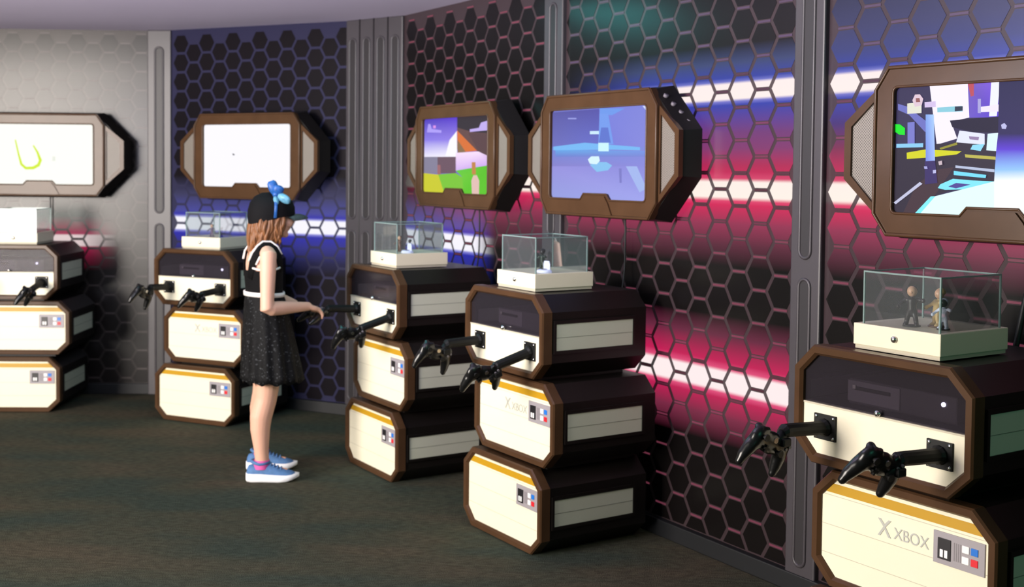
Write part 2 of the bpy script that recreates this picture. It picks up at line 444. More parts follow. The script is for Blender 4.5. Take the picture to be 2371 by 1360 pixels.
def build_pad(name, parent, loc, tilt):
    # two-grip game controller, player side towards -y
    mb = MB()
    mb.ball((0, 0.008, 0), (0.052, 0.032, 0.019))
    mb.box(-0.046, 0.046, -0.014, 0.030, -0.014, 0.016, 0, 0.008)
    for s in (-1, 1):
        mb.ball((s * 0.046, 0.010, 0), (0.030, 0.034, 0.019))
        mb.tube([(s * 0.048, 0.012, -0.002), (s * 0.060, -0.018, -0.006), (s * 0.068, -0.048, -0.012), (s * 0.070, -0.066, -0.014)], [0.022, 0.020, 0.016, 0.011], 12)
        mb.ball((s * 0.070, -0.066, -0.014), 0.0115)
        mb.tube([(s * 0.026, 0.036, 0.004), (s * 0.060, 0.030, 0.002)], [0.010, 0.009], 10)
        mb.ball((s * 0.048, 0.036, -0.012), (0.014, 0.012, 0.010))
    o = merged(mb, 0.004, name, [M_blackp], parent, 2)
    b = MB()
    for (x, y) in ((-0.048, 0.016), (0.024, -0.010)):
        b.cyl((x, y, 0.012), (x, y, 0.026), 0.0055, 12, 1); b.cyl((x, y, 0.025), (x, y, 0.029), 0.0095, 14, 1)
    b.box(-0.036, -0.016, -0.0135, -0.0075, 0.012, 0.0205, 1); b.box(-0.029, -0.023, -0.0205, -0.0005, 0.012, 0.0205, 1)
    for (x, y) in ((0.048, 0.006), (0.048, 0.026), (0.038, 0.016), (0.058, 0.016)): b.cyl((x, y, 0.014), (x, y, 0.0215), 0.0045, 10, 2)
    b.cyl((0, 0.018, 0.012), (0, 0.018, 0.0185), 0.008, 14, 3)
    bm = b.mesh('tmp', [])
    me = o.data
    for m in (M_blackm, M_consolegrey, M_chrome): me.materials.append(m)
    tmp = bmesh.new(); tmp.from_mesh(me)
    off = len(tmp.verts)
    for v in b.v: tmp.verts.new(v)
    tmp.verts.ensure_lookup_table()
    for f, mi in zip(b.f, b.mi):
        nf = tmp.faces.new([tmp.verts[off + i] for i in f]); nf.material_index = mi
    tmp.to_mesh(me); tmp.free(); bpy.data.meshes.remove(bm)
    o.location = loc; o.rotation_euler = (tilt, 0, 0)
    return o

# controllers hang from the arms with both grips down: body centre and the two grip tips
PADS = {0.1745: ((0.168, -0.205, 0.779), (0.141, -0.295, 0.741), (0.146, -0.165, 0.691)), -0.195: ((-0.199, -0.200, 0.757), (-0.202, -0.290, 0.716), (-0.210, -0.160, 0.664))}
def hang_pad(o, c, l, r):
    c, l, r = Vector(c), Vector(l), Vector(r)
    x = (r - l).normalized(); y = c - (l + r) / 2; y = (y - x * y.dot(x)).normalized(); z = x.cross(y)
    R = Matrix((x, y, z)).transposed()
    o.location = c - R @ Vector((0, 0.006, 0)); o.rotation_euler = R.to_euler()

def build_kiosk():
    root = thing('game_kiosk', (0, 0, 0), 0, 'game kiosk', 'game kiosk', 'game kiosks along the hexagon wall')
    for nm, (z0, z1, du, dv) in MODS.items():
        body = octo(z0, z1, du, FR - 0.004)
        up = nm == 'upper_cabinet'
        mb = MB()
        mb.prism(body, dv + 0.01, 0.50, 0, front=not up)
        if up:   # open display bay with a floor and a back wall
            mb.prism(clip_poly(octo(z0, z1, du, 0.012), ZS - 0.004, True), dv + 0.022, 0.42, 1)
            mb.prism(clip_poly(octo(z0, z1, du, 0.012), ZS - 0.006, False), 0.40, 0.42, 1)
            for k in range(18): mb.box(du - 0.19 + k * 0.0215, du - 0.182 + k * 0.0215, dv + 0.03, dv + 0.05, z1 + .001, z1 + 0.014, 1)
        if nm != 'lower_cabinet':   # spacer under the cabinet
            mb.box(du - 0.19, du + 0.19, 0.05, 0.46, z0 - FR - 0.0145, z0 - FR + 0.01, 0)
        cab = mb.obj(nm, [M_black, M_cavity], root)
        fr = MB()
        steps = [(FR, dv + 0.032), (FR, dv - 0.006), (FR - 0.004, dv - 0.013), (0.007, dv - 0.013), (0.0, dv - 0.004), (0.0, dv + 0.02)]
        fr.rings([ring_at(octo(z0, z1, du, e), y) for e, y in steps])
        fr.obj('frame', M_brown, cab, label='bronze brown chamfered frame')
        pn = MB()
        if up:
            pn.prism(clip_poly(octo(z0, z1, du, 0.0005), ZS), dv, dv + 0.02, 0)
            pn.box(du - 0.262, du + 0.262, dv - 0.002, dv + 0.004, ZS - 0.005, ZS, 1)
        else:
            pn.prism(octo(z0, z1, du, 0.0005), dv, dv + 0.02, 0)
            for zz in (z1 - 0.044, z1 - 0.126, z1 - 0.205): pn.box(du - 0.259, du + 0.259, dv - 0.0006, dv + .001, zz - 0.0008, zz + 0.0008, 1)
        pn.obj('front_panel', [M_cream, M_seam], cab, label='cream front panel')
        if up:
            w = MB(); w.prism(clip_poly(octo(z0, z1, du, -0.0005), ZS + 0.0005, False), dv + 0.004, dv + 0.008, 0)
            w.obj('window', M_smoke, cab, label='smoked window of the display bay')
            k = MB(); k.cyl((du, dv + 0.004, ZS + 0.008), (du, dv - 0.012, ZS + 0.008), 0.008, 16, 0); k.ball((du, dv - 0.012, ZS + 0.008), (0.007, 0.004, 0.007), 0)
            k.obj('lock', M_chrome, cab, label='chrome lock below the window')
        else:
            st = MB()
            zt, zb = z1 - 0.0105, z1 - 0.036
            f = lambda z: A - CU + min(CU, (z1 - z) / CV * CU)
            st.prism([(du - f(zt), zt), (du - f(zb), zb), (du + f(zb), zb), (du + f(zt), zt)], dv - 0.0012, dv + 0.002)
            st.obj('stripe', M_yellow, cab, label='yellow stripe')
            bd = MB(); badge(bd, du, dv, z1)
            bd.obj('button_plate', [M_badge, M_bblack, M_white, M_blue, M_red, M_bgreys], cab, label='grey plate with black slot and coloured buttons')
        if nm == 'middle_cabinet':
            vs, fs = text_mesh('XBOX', 0.043, 'logo', M_logo, cab, Matrix.Translation((du - 0.018, dv - 0.0008, z1 - 0.1085)) @ Matrix.Diagonal((0.90, 1, 1, 1)) @ Matrix.Rotation(PI / 2, 4, 'X'))
            lg = MB(); lg.add(vs, fs)
            cx, cz = du - 0.048, z1 - 0.087
            for sx in (-1, 1):
                lg.prism([(cx + sx * 0.002, cz), (cx + sx * 0.021, cz + 0.021), (cx + sx * 0.012, cz + 0.021), (cx - sx * 0.004, cz + 0.004)], dv - 0.0014, dv + .001)
                lg.prism([(cx + sx * 0.003, cz + 0.002), (cx - sx * 0.004, cz + 0.002), (cx + sx * 0.013, cz - 0.024), (cx + sx * 0.021, cz - 0.024)], dv - 0.0014, dv + .001)
            lg.obj('logo', M_logo, cab, label='pale grey X mark and lettering')
        zc = (z0 + z1) / 2
        for sx in (-1, 1):
            sp = MB()
            x0 = sx * (A + FR - 0.006); x1 = sx * (A + FR + 0.002)
            sp.box(du + min(x0, x1), du + max(x0, x1), dv + 0.049, 0.43, zc - 0.05, zc + 0.0536, 0, 0.001)
            x2 = sx * (A + FR + 0.0026)
            sp.box(du + min(x0, x2), du + max(x0, x2), dv + 0.0495, 0.4295, zc - 0.0005, zc + 0.0012, 1)
            xr = sx * (A + FR + 0.005)
            lo, hi = du + min(x0, xr), du + max(x0, xr)
            for b in ((dv + 0.039, dv + 0.05, zc - 0.062, zc + 0.066), (0.429, 0.441, zc - 0.062, zc + 0.066), (dv + 0.05, 0.43, zc + 0.053, zc + 0.066), (dv + 0.05, 0.43, zc - 0.062, zc - 0.0495)):
                sp.box(lo, hi, b[0], b[1], b[2], b[3], 2)
            sp.obj('side_panel', [M_side, M_sideseam, M_black], cab, label='pale panel let into the dark side')
    z0, z1, du, dv = MODS['upper_cabinet']
    for cu in (-0.195, 0.1745):
        arm = MB()
        zz = 0.777
        rr = [(0.019, 0.0)]
        sect = lambda y, z, r: [(cu + r * c * 1.0, y, z + r * s_ * 0.95) for c, s_ in [(math.cos(2 * PI * k / 12), math.sin(2 * PI * k / 12)) for k in range(12)]]
        arm.rings([sect(dv - 0.004, zz, 0.026), sect(dv - 0.012, zz, 0.026), sect(dv - 0.02, zz, 0.0205), sect(-0.135, zz + 0.008, 0.0195), sect(-0.150, zz + 0.007, 0.021), sect(-0.162, zz + 0.002, 0.016)], 0, True, True, True, False)
        arm.tube([(cu, -0.148, zz + 0.004), (cu, -0.168, zz - 0.012), (cu, -0.195, zz - 0.024)], [0.017, 0.015, 0.013], 10)
        arm.box(cu - 0.024, cu + 0.024, -0.176, -0.146, zz - 0.030, zz - 0.008, 0, 0.004)
        ao = arm.obj('controller_arm', M_blackm, root)
        pl = MB()
        pl.box(cu - 0.038, cu + 0.038, dv - 0.006, dv + 0.001, zz - 0.035, zz + 0.035, 0, 0.001)
        for sx in (-1, 1):
            for sz in (-1, 1): pl.ball((cu + sx * 0.030, dv - 0.006, zz + sz * 0.027), (0.0052, 0.003, 0.0052), 1, 10)
        pl.obj('mounting_plate', [M_blackm, M_chrome], ao)
        pad = build_pad('game_controller', ao, (0, 0, 0), 0)
        hang_pad(pad, *(PADS[cu]))
    return root

KLAB = {1: 'cream and brown game kiosk cut off by the left edge, leftmost of the five',
        2: 'cream and brown game kiosk directly behind the girl in the black dress',
        3: 'cream and brown game kiosk the girl is playing at, her hands on its left controller',
        4: 'cream and brown game kiosk in the centre, between the girl and the nearest kiosk',
        5: 'largest nearest game kiosk at the right edge, lower cabinet out of frame'}
kiosk0 = build_kiosk()
KIOSK = {}
for s in (5, 4, 3, 2, 1):
    o = kiosk0 if s == 5 else copy_tree(kiosk0)
    o.location = (ST[s][0], ST[s][1], 0); o.rotation_euler = (0, 0, -ST[s][2])
    o['label'] = KLAB[s]
    KIOSK[s] = o
# the third kiosk: the left controller is lifted in the girl's hands; no logo seen on the first and third kiosks
def desc(o):
    r = []
    for c in kids(o): r.append(c); r += desc(c)
    return r
for s in (1, 3):
    for c in desc(KIOSK[s]):
        if c.name.split('.')[0] == 'logo': bpy.data.objects.remove(c)
pads = [c for c in desc(KIOSK[3]) if c.name.split('.')[0] == 'game_controller']
pads.sort(key=lambda o: o.location.x)
pads[0].location = (-0.178, -0.225, 0.772); pads[0].rotation_euler = (0.45, 0, 0)

# the arms swivel: on some kiosks they droop, their plates staying flat on the panel
def droop(s, right, a):
    z0, z1, du, dv = MODS['upper_cabinet']
    cu = 0.1745 if right else -0.195
    arm = None
    for c in kids(KIOSK[s]):
        if c.name.split('.')[0] == 'controller_arm':
            mx = sum(v.co.x for v in c.data.vertices) / len(c.data.vertices)
            if (mx > 0) == right: arm = c
    piv = Vector((cu, dv, 0.777)); R = Matrix.Rotation(a, 3, 'X')
    arm.rotation_euler = (a, 0, 0); arm.location = piv - R @ piv
    for c in kids(arm):
        if c.name.split('.')[0] == 'mounting_plate':
            c.rotation_euler = (-a, 0, 0); c.location = piv - R.transposed() @ piv
droop(4, True, 0.34); droop(4, False, 0.10); droop(3, True, 0.34); droop(2, True, 0.12); droop(1, True, 0.22)

# ------------------------------------------------------------------ consoles inside the windows
CLAB = {1: 'black game console behind the window of the leftmost kiosk', 2: 'black game console inside the kiosk behind the girl',
        3: 'black game console behind the window of the kiosk the girl plays at', 4: 'black game console in the window of the central kiosk', 5: 'black game console with lit power light in the nearest kiosk at right'}
def build_console():
    r = thing('game_console', (0, 0, 0), 0, 'console', 'game console', 'consoles inside the kiosk windows')
    b = MB()
    b.box(-0.175, 0.175, 0.0, 0.24, 0.0, 0.072, 0, 0.004)
    b.box(-0.176, 0.0, -0.004, 0.01, 0.008, 0.067, 1, 0.002)
    b.obj('shell', [M_console, M_consolegrey], r)
    d = MB(); d.box(-0.15, -0.03, -0.007, 0.0, 0.042, 0.052, 0, 0.001); d.box(-0.155, -0.145, -0.008, 0.0, 0.045, 0.055, 1)
    d.obj('disc_slot', [M_blackm, M_ledoff], r)
    l = MB(); l.cyl((0.135, -0.004, 0.048), (0.135, 0.004, 0.048), 0.006, 14, 0)
    l.obj('power_light', M_led, r)
    return r
con0 = build_console()
for s in (5, 4, 3, 2, 1):
    o = con0 if s == 5 else copy_tree(con0)
    o.location = at(s, -0.02, 0.10, ZS - 0.004); o.rotation_euler = (0, 0, -ST[s][2]); o['label'] = CLAB[s]

# ------------------------------------------------------------------ display cases on top
def build_case():
    r = thing('display_case', (0, 0, 0), 0, 'case', 'display case', 'display cases on the kiosks')
    b = MB()
    L_, R_, F_, B_ = -0.145, 0.1332, 0.0557, 0.3368
    b.box(L_ + 0.004, R_ - 0.004, F_ + 0.004, B_ - 0.004, 0.0, 0.011, 1)
    b.box(L_, R_, F_, B_, 0.0104, 0.0684, 0, 0.002)
    b.obj('base', [M_caseside, M_seam], r, label='cream plinth')
    g = MB()
    l, q, f, k, z0, z1 = -0.1179, 0.1237, 0.0648, 0.3117, 0.0684, 0.2094
    P = [(l, f), (q, f), (q, k), (l, k)]
    for i in range(4):
        a, c = P[i], P[(i + 1) % 4]
        g.add([(a[0], a[1], z0), (c[0], c[1], z0), (c[0], c[1], z1), (a[0], a[1], z1)], [(0, 1, 2, 3)], 0)
    g.add([(x, y, z1) for x, y in P], [(0, 1, 2, 3)], 0)
    t = 0.0022
    for x, y in P: g.box(x - t, x + t, y - t, y + t, z0, z1, 1)
    for i in range(4):
        a, c = P[i], P[(i + 1) % 4]
        g.box(min(a[0], c[0]) - t, max(a[0], c[0]) + t, min(a[1], c[1]) - t, max(a[1], c[1]) + t, z1 - t, z1 + t, 1)
    g.obj('glass_cover', [M_glass, M_edge], r, label='clear glass cover')
    k = MB(); k.cyl((-0.008, F_ + 0.002, 0.0385), (-0.008, F_ - 0.006, 0.0385), 0.0085, 16); k.ball((-0.008, F_ - 0.006, 0.0385), (0.0075, 0.004, 0.0075))
    k.obj('lock', M_chrome, r, label='chrome lock')
    return r
DLAB = {1: 'glass display case on the leftmost kiosk', 2: 'glass display case beside the girl\'s shoulder, on the kiosk behind her',
        3: 'glass display case on the kiosk the girl plays at', 4: 'glass display case on the central kiosk', 5: 'large clear display case on the nearest kiosk at right'}
case0 = build_case()
for s in (5, 4, 3, 2, 1):
    o = case0 if s == 5 else copy_tree(case0)
    o.location = at(s, 0, 0, 1.0); o.rotation_euler = (0, 0, -ST[s][2]); o['label'] = DLAB[s]

# ------------------------------------------------------------------ small figures in the cases
def figurine(s, u, v, h, turn, body, head, cloth, base, label, lean=0.0, arms=0.6):
    p = at(s, u, v, 1.0686)
    r = thing('figurine', p, -ST[s][2] + turn, label, 'figurine', 'toy figures in the display cases')
    k = h / 0.1
    mb = MB()
    mb.tube([(0.012, 0, 0.004), (0.010, -0.004, 0.022), (0.005, 0, 0.042)], [0.006, 0.007, 0.009], 8)
    mb.tube([(-0.014, 0.006, 0.004), (-0.011, 0.002, 0.022), (-0.004, 0, 0.042)], [0.006, 0.007, 0.009], 8)
    mb.ball((0.013, -0.006, 0.005), (0.007, 0.011, 0.005)); mb.ball((-0.015, 0.0, 0.005), (0.007, 0.011, 0.005))
    mb.tube([(0, 0, 0.038), (lean * 0.01, 0, 0.055), (lean * 0.02, 0, 0.070)], [0.011, 0.012, 0.013], 10)
    for sx in (-1, 1):
        mb.tube([(lean * .02 + sx * 0.012, 0, 0.070), (lean * .02 + sx * 0.026, -0.004, 0.058 + 0.012 * arms * (sx > 0)), (lean * .02 + sx * 0.030, -0.018, 0.050 + 0.03 * arms * (sx > 0))], [0.006, 0.0055, 0.005], 8)
        mb.ball((lean * .02 + sx * 0.030, -0.019, 0.050 + 0.03 * arms * (sx > 0)), 0.0065)
    mb.tube([(lean * .02, 0, 0.070), (lean * .024, 0, 0.080)], [0.006, 0.006], 8)
    Sc = Matrix.Diagonal((k, k, k, 1))
    mb.v = [tuple(Sc @ Vector(q)) for q in mb.v]
    o = merged(mb, 0.0028 * k, 'body', [body], r, 2)
    hd = MB(); hd.ball((lean * .026 * k, -0.002 * k, 0.089 * k), (0.0125 * k, 0.0125 * k, 0.014 * k)); hd.ball((lean * .026 * k, -0.013 * k, 0.087 * k), 0.003 * k); hd.ball((lean * .026 * k, 0.003 * k, 0.094 * k), (0.0132 * k, 0.012 * k, 0.011 * k), 1)
    hd.obj('head', [head, cloth], r)
    bs = MB(); bs.cyl((0, 0, 0), (0, 0, 0.0035), 0.022 * k, 24); bs.obj('base', base, r)
    return r
def fm(n, c, **k): return pmat('figure_' + n, c, 0.4, **k)
F_dark, F_tan, F_pale, F_grn, F_skin, F_brn, F_plum, F_white = (fm('dark', rgb(36, 30, 32)), fm('tan', rgb(190, 160, 105)), fm('pale', rgb(205, 212, 232)), fm('green', rgb(34, 48, 40)),
    fm('skin', rgb(205, 160, 130)), fm('brown', rgb(96, 66, 50)), fm('plum', rgb(84, 58, 92)), fm('white', rgb(236, 234, 238)))
figurine(5, -0.010, 0.125, 0.105, 0.5, F_dark, F_skin, F_dark, F_blk if False else F_dark, 'dark toy figure at left inside the nearest display case')
figurine(5, 0.030, 0.175, 0.100, -0.3, F_tan, F_skin, F_tan, F_brn, 'tan toy figure leaning, in the middle of the nearest display case', lean=0.5)
figurine(5, 0.078, 0.140, 0.078, 0.2, F_pale, F_grn, F_pale, F_dark, 'pale blue toy figure at right inside the nearest display case')
figurine(4, 0.000, 0.180, 0.085, 0.3, F_grn, F_dark, F_dark, F_dark, 'dark toy figure in the case on the central kiosk')
figurine(3, -0.015, 0.150, 0.075, 0.2, F_brn, F_skin, F_brn, F_brn, 'brown toy figure in the case on the kiosk the girl plays at')
figurine(3, 0.035, 0.180, 0.060, 0.2, F_grn, F_dark, F_grn, F_dark, 'dark green toy figure in the case on the kiosk the girl plays at')
figurine(2, 0.015, 0.130, 0.070, 0.2, F_plum, F_skin, F_brn, F_plum, 'purple toy figure in the case behind the girl')
figurine(2, 0.085, 0.130, 0.055, -0.2, F_dark, F_brn, F_dark, F_dark, 'small dark toy figure in the case behind the girl')
figurine(1, -0.050, 0.150, 0.075, 0.2, F_white, F_white, F_pale, F_pale, 'white toy figure in the case on the leftmost kiosk')
M_portal = pmat('portal_shell', rgb(214, 216, 236), 0.3, emis=rgb(190, 195, 255), estr=0.35)
M_portal2 = pmat('portal_dark', rgb(40, 40, 52), 0.3)
def portal(s, u, v, label):
    r = thing('game_portal', at(s, u, v, 1.0686), -ST[s][2], label, 'toy base', 'glowing toy bases in the display cases')
    a = MB(); a.rings([[(x * q, y * q * 0.8, z) for x, y in [(math.cos(2 * PI * k / 24), math.sin(2 * PI * k / 24)) for k in range(24)]] for q, z in ((0.034, 0), (0.036, 0.004), (0.033, 0.010), (0.024, 0.013))], 0, True, True, True)
    a.obj('pad', M_portal, r)
    b = MB(); b.rings([[(x * q, 0.012 + y * 0.006, z) for x, y in [(math.cos(2 * PI * k / 20), math.sin(2 * PI * k / 20)) for k in range(20)]] for q, z in ((0.022, 0.010), (0.022, 0.034), (0.016, 0.046))], 0, True, True, True)
    b.obj('fin', M_portal, r)
    c = MB(); c.rings([[(x * q, y * q * 0.8, z) for x, y in [(math.cos(2 * PI * k / 20), math.sin(2 * PI * k / 20)) for k in range(20)]] for q, z in ((0.014, 0.012), (0.013, 0.0145))], 0, True, True, True)
    c.obj('ring', M_portal2, r)
portal(4, 0.080, 0.135, 'pale glowing toy base in the case on the central kiosk')
portal(3, 0.085, 0.140, 'pale glowing toy base in the case on the kiosk the girl plays at')

# ------------------------------------------------------------------ wall televisions
def rounded(pts, r, only=None, n=4):
    out = []
    m = len(pts)
    for i in range(m):
        p = Vector(pts[i]); a = Vector(pts[i - 1]); b = Vector(pts[(i + 1) % m])
        if only is not None and i not in only: out.append(tuple(p)); continue
        d1 = (a - p).normalized(); d2 = (b - p).normalized()
        for k in range(n + 1):
            t = k / n
            q = p + d1 * r * (1 - t) ** 2 + d2 * r * t ** 2
            out.append((q.x, q.y))
    return out
ZT = 1.28   # bottom of the television
def zz_(l): return [(x, z - ZT) for x, z in l]
FRAME = zz_([(-.362, 1.283), (.362, 1.283), (.410, 1.347), (.410, 1.732), (.362, 1.800), (-.362, 1.800), (-.410, 1.732), (-.410, 1.347)])
SIL = zz_([(-.362, 1.283), (.362, 1.283), (.528, 1.455), (.528, 1.633), (.362, 1.800), (-.362, 1.800), (-.528, 1.633), (-.528, 1.455)])
SCR = rounded(zz_([(-.337, 1.3545), (-.102, 1.3545), (-.080, 1.3785), (.080, 1.3785), (.102, 1.3545), (.337, 1.3545), (.337, 1.7345), (-.337, 1.7345)]), 0.018, (0, 5, 6, 7))
SBASE = {1: (255, 255, 246), 2: (252, 250, 255), 3: (120, 100, 200), 4: (120, 125, 210), 5: (58, 52, 86)}
def scale_poly(poly, k, c=(0, 0.26)): return [(c[0] + (x - c[0]) * k, c[1] + (z - c[1]) * k) for x, z in poly]
def build_tv(s, proto=None):
    x, y, t, du, dv, dt = ST[s]
    loc = at(s, du, dv, ZT)
    depth = 0.592 - dv
    TLAB = {1: 'television with blank white picture and lime green U, cut off by the left edge',
            2: 'television with a plain white picture above the girl\'s cap',
            3: 'smaller looking television with purple sky and green ground, third from the left',
            4: 'television with a hazy blue picture above the central kiosk',
            5: 'large nearest television at the right edge with a split game picture'}
    r = thing('wall_television', loc, -(t + dt), TLAB[s], 'television', 'brown framed televisions on the hexagon wall')
    if proto is None:
        hb = MB(); hb.prism(scale_poly(SIL, 0.985), 0.022, depth, 0, poly2=scale_poly(SIL, 1.045))
        hb.obj('housing', [M_housing, M_consolegrey], r, label='black housing')
        fb = MB(); fb.plate(FRAME, SCR, 0.0, 0.03)
        n = len(SCR)
        # raised rims catching the light, and the lip below the notch
        fb.tube([(px, -0.001, pz) for px, pz in scale_poly(FRAME, 0.985)], 0.006, 8, 0, closed=True, smooth=True)
        fb.tube([(px, 0.0, pz) for px, pz in scale_poly(SCR, 1.012, (0, 0.2645))], 0.0045, 6, 0, closed=True, smooth=True)
        fb.prism([(-.125, 0.012), (.125, 0.012), (.098, 0.060), (.074, 0.088), (-.074, 0.088), (-.098, 0.060)], -0.007, 0.004, 0)
        fb.obj('bezel', M_brown, r, label='bronze brown bezel with a notch below the screen')
        for sx in (-1, 1):
            out = [(sx * .408, 0.068), (sx * .528, 0.175), (sx * .528, 0.353), (sx * .408, 0.452)]
            inn = [(sx * .418, 0.103), (sx * .503, 0.186), (sx * .503, 0.340), (sx * .418, 0.415)]
            w = MB(); w.plate(out, inn, 0.008, 0.03); wo = w.obj('speaker', M_brown, r, label='angled speaker wing')
            g = MB(); g.prism(inn, 0.016, 0.026, 0); g.obj('grille', M_grille, wo, label='pale perforated grille')
    else:
        for c in kids(proto):
            if c.name.split('.')[0] == 'screen': continue
            copy_tree(c, r)
    # the picture: flat coloured shapes on the screen face
    vs = [(px, 0.012, pz) for px, pz in SCR] ; base = SBASE[s]
    me = bpy.data.meshes.new('screen'); V = list(vs); Fc = [tuple(range(len(vs)))]; C = [[base] * len(vs)]
    for k, (pts, cols) in enumerate(SCREENS.get(s, [])):
        o = len(V); n = len(pts) // 2
        for i in range(n): V.append((pts[2 * i], 0.0118 - 0.00018 * k, pts[2 * i + 1] - ZT))
        Fc.append(tuple(range(o, o + n))); C.append([cols[i % len(cols)] for i in range(n)])
    me.from_pydata(V, [], Fc)
    ca = me.color_attributes.new('Col', 'FLOAT_COLOR', 'CORNER')
    li = 0
    for p, cc in zip(me.polygons, C):
        for k in range(p.loop_total): ca.data[p.loop_start + k].color = rgb(*cc[k])
    me.materials.append(SC_MAT[s]); me.update()
    so = bpy.data.objects.new('screen', me); COL.objects.link(so); so.parent = r
    return r
tv5 = build_tv(5)
TV = {5: tv5}
for s in (4, 3, 2, 1): TV[s] = build_tv(s, tv5)

for k in range(4):   # pale studs on the upper chamfer of the central television
    cx, cz = 0.400 + 0.032 * k, 0.490 - 0.033 * k
    sb = MB(); sb.cyl((cx, 0.045 + .012 * k, cz - 0.006), (cx + 0.006, 0.045 + .012 * k, cz + 0.003), 0.010, 12)
    sb.obj('stud', M_consolegrey, TV[4], label='grey stud on the black housing')
# ------------------------------------------------------------------ the room
def wall_mat(name, base, rough, stops, xmask=None, stops2=None, xmask2=None, spec=0.4, noise=0.0):
    # printed panel: dark ink with glowing streaks at fixed heights (object z) that fade along the panel (object x)
    m, N, L = new_mat(name)
    out = N.new('ShaderNodeOutputMaterial'); b = N.new('ShaderNodeBsdfPrincipled'); L.new(b.outputs[0], out.inputs[0])
    b.inputs['Base Color'].default_value = base; b.inputs['Roughness'].default_value = rough; b.inputs['Specular IOR Level'].default_value = spec
    tc = N.new('ShaderNodeTexCoord'); sp = N.new('ShaderNodeSeparateXYZ'); L.new(tc.outputs['Object'], sp.inputs[0])
    def layer(stops, xm):
        z0, z1 = stops[0][0], stops[-1][0]
        mr = N.new('ShaderNodeMapRange'); mr.inputs['From Min'].default_value = z0; mr.inputs['From Max'].default_value = z1
        L.new(sp.outputs['Z'], mr.inputs['Value'])
        rp = N.new('ShaderNodeValToRGB'); cr = rp.color_ramp
        cr.elements[0].position = 0.0; cr.elements[0].color = rgb(*stops[0][1])
        cr.elements[1].position = 1.0; cr.elements[1].color = rgb(*stops[-1][1])
        for z, c in stops[1:-1]:
            e = cr.elements.new((z - z0) / (z1 - z0)); e.color = rgb(*c)
        L.new(mr.outputs[0], rp.inputs[0])
        if not xm: return rp.outputs[0]
        mx = N.new('ShaderNodeMapRange'); mx.interpolation_type = 'SMOOTHSTEP'
        mx.inputs['From Min'].default_value = xm[0]; mx.inputs['From Max'].default_value = xm[1]
        L.new(sp.outputs['X'], mx.inputs['Value'])
        mul = N.new('ShaderNodeMixRGB'); mul.blend_type = 'MULTIPLY'; mul.inputs[0].default_value = 1
        L.new(rp.outputs[0], mul.inputs[1]); L.new(mx.outputs[0], mul.inputs[2])
        return mul.outputs[0]
    if stops:
        e = layer(stops, xmask)
        if stops2:
            e2 = layer(stops2, xmask2)
            ad = N.new('ShaderNodeMixRGB'); ad.blend_type = 'ADD'; ad.inputs[0].default_value = 1
            L.new(e, ad.inputs[1]); L.new(e2, ad.inputs[2]); e = ad.outputs[0]
        L.new(e, b.inputs['Emission Color']); b.inputs['Emission Strength'].default_value = 1.0
    return m

K0 = (0, 0, 0)
BL_TOP = [(1.95, K0), (1.88, (58, 70, 118)), (1.825, (52, 66, 165)), (1.812, (110, 115, 200)), (1.802, (255, 238, 236)), (1.748, (255, 240, 236)), (1.738, (120, 120, 205)), (1.725, (58, 68, 175)), (1.64, (74, 52, 122))]
PK_MID = [(1.64, (74, 52, 122)), (1.56, (128, 50, 88)), (1.475, (196, 40, 88)), (1.448, (215, 70, 110)), (1.436, (255, 240, 232)), (1.380, (255, 242, 232)), (1.366, (225, 70, 112)), (1.350, (212, 40, 90)), (1.28, (150, 52, 84)), (1.20, (92, 40, 58)), (1.12, K0)]
PK_LOW = [(0.93, K0), (0.85, (104, 40, 64)), (0.755, (196, 32, 86)), (0.728, (225, 80, 125)), (0.716, (255, 238, 238)), (0.648, (255, 238, 238)), (0.636, (225, 80, 125)), (0.615, (190, 32, 84)), (0.54, (120, 42, 68)), (0.44, K0)]
def asc(*ls):
    d = {}
    for l in ls:
        for z, c in l: d[z] = c
    return sorted(d.items())
BLUE_B = [(1.42, K0), (1.30, (58, 58, 92)), (1.20, (70, 72, 150)), (1.172, (50, 50, 170)), (1.160, (150, 150, 220)), (1.152, (248, 246, 255)), (1.080, (248, 246, 255)), (1.070, (130, 130, 215)), (1.055, (42, 44, 168)), (0.99, (46, 48, 130)), (0.90, (26, 28, 66)), (0.82, K0)]
BLUE_C = [(1.36, K0)] + [(z - 0.025, c) for z, c in BLUE_B if z < 1.35]
BL_D = BL_TOP[:-1] + [(1.62, (62, 46, 104)), (1.50, K0)]
PK_D = [(1.72, K0)] + PK_MID[1:]
PK_C = [(1.58, K0), (1.52, (110, 36, 62)), (1.475, (190, 40, 88)), (1.448, (215, 70, 110)), (1.436, (255, 240, 232)), (1.380, (255, 242, 232)), (1.366, (225, 70, 112)), (1.350, (204, 40, 88)), (1.28, (140, 46, 78)), (1.20, (92, 36, 56)), (1.08, K0)]
PK_A = [(1.15, K0), (1.07, (120, 20, 52)), (1.035, (160, 40, 80)), (1.025, (225, 205, 205)), (0.960, (225, 205, 205)), (0.950, (160, 30, 72)), (0.88, (100, 18, 44)), (0.80, K0)]
# dimmed versions for the printed lines between the cells
def dim(st, k): return [(z, tuple(int(q * k) for q in c)) for z, c in st]

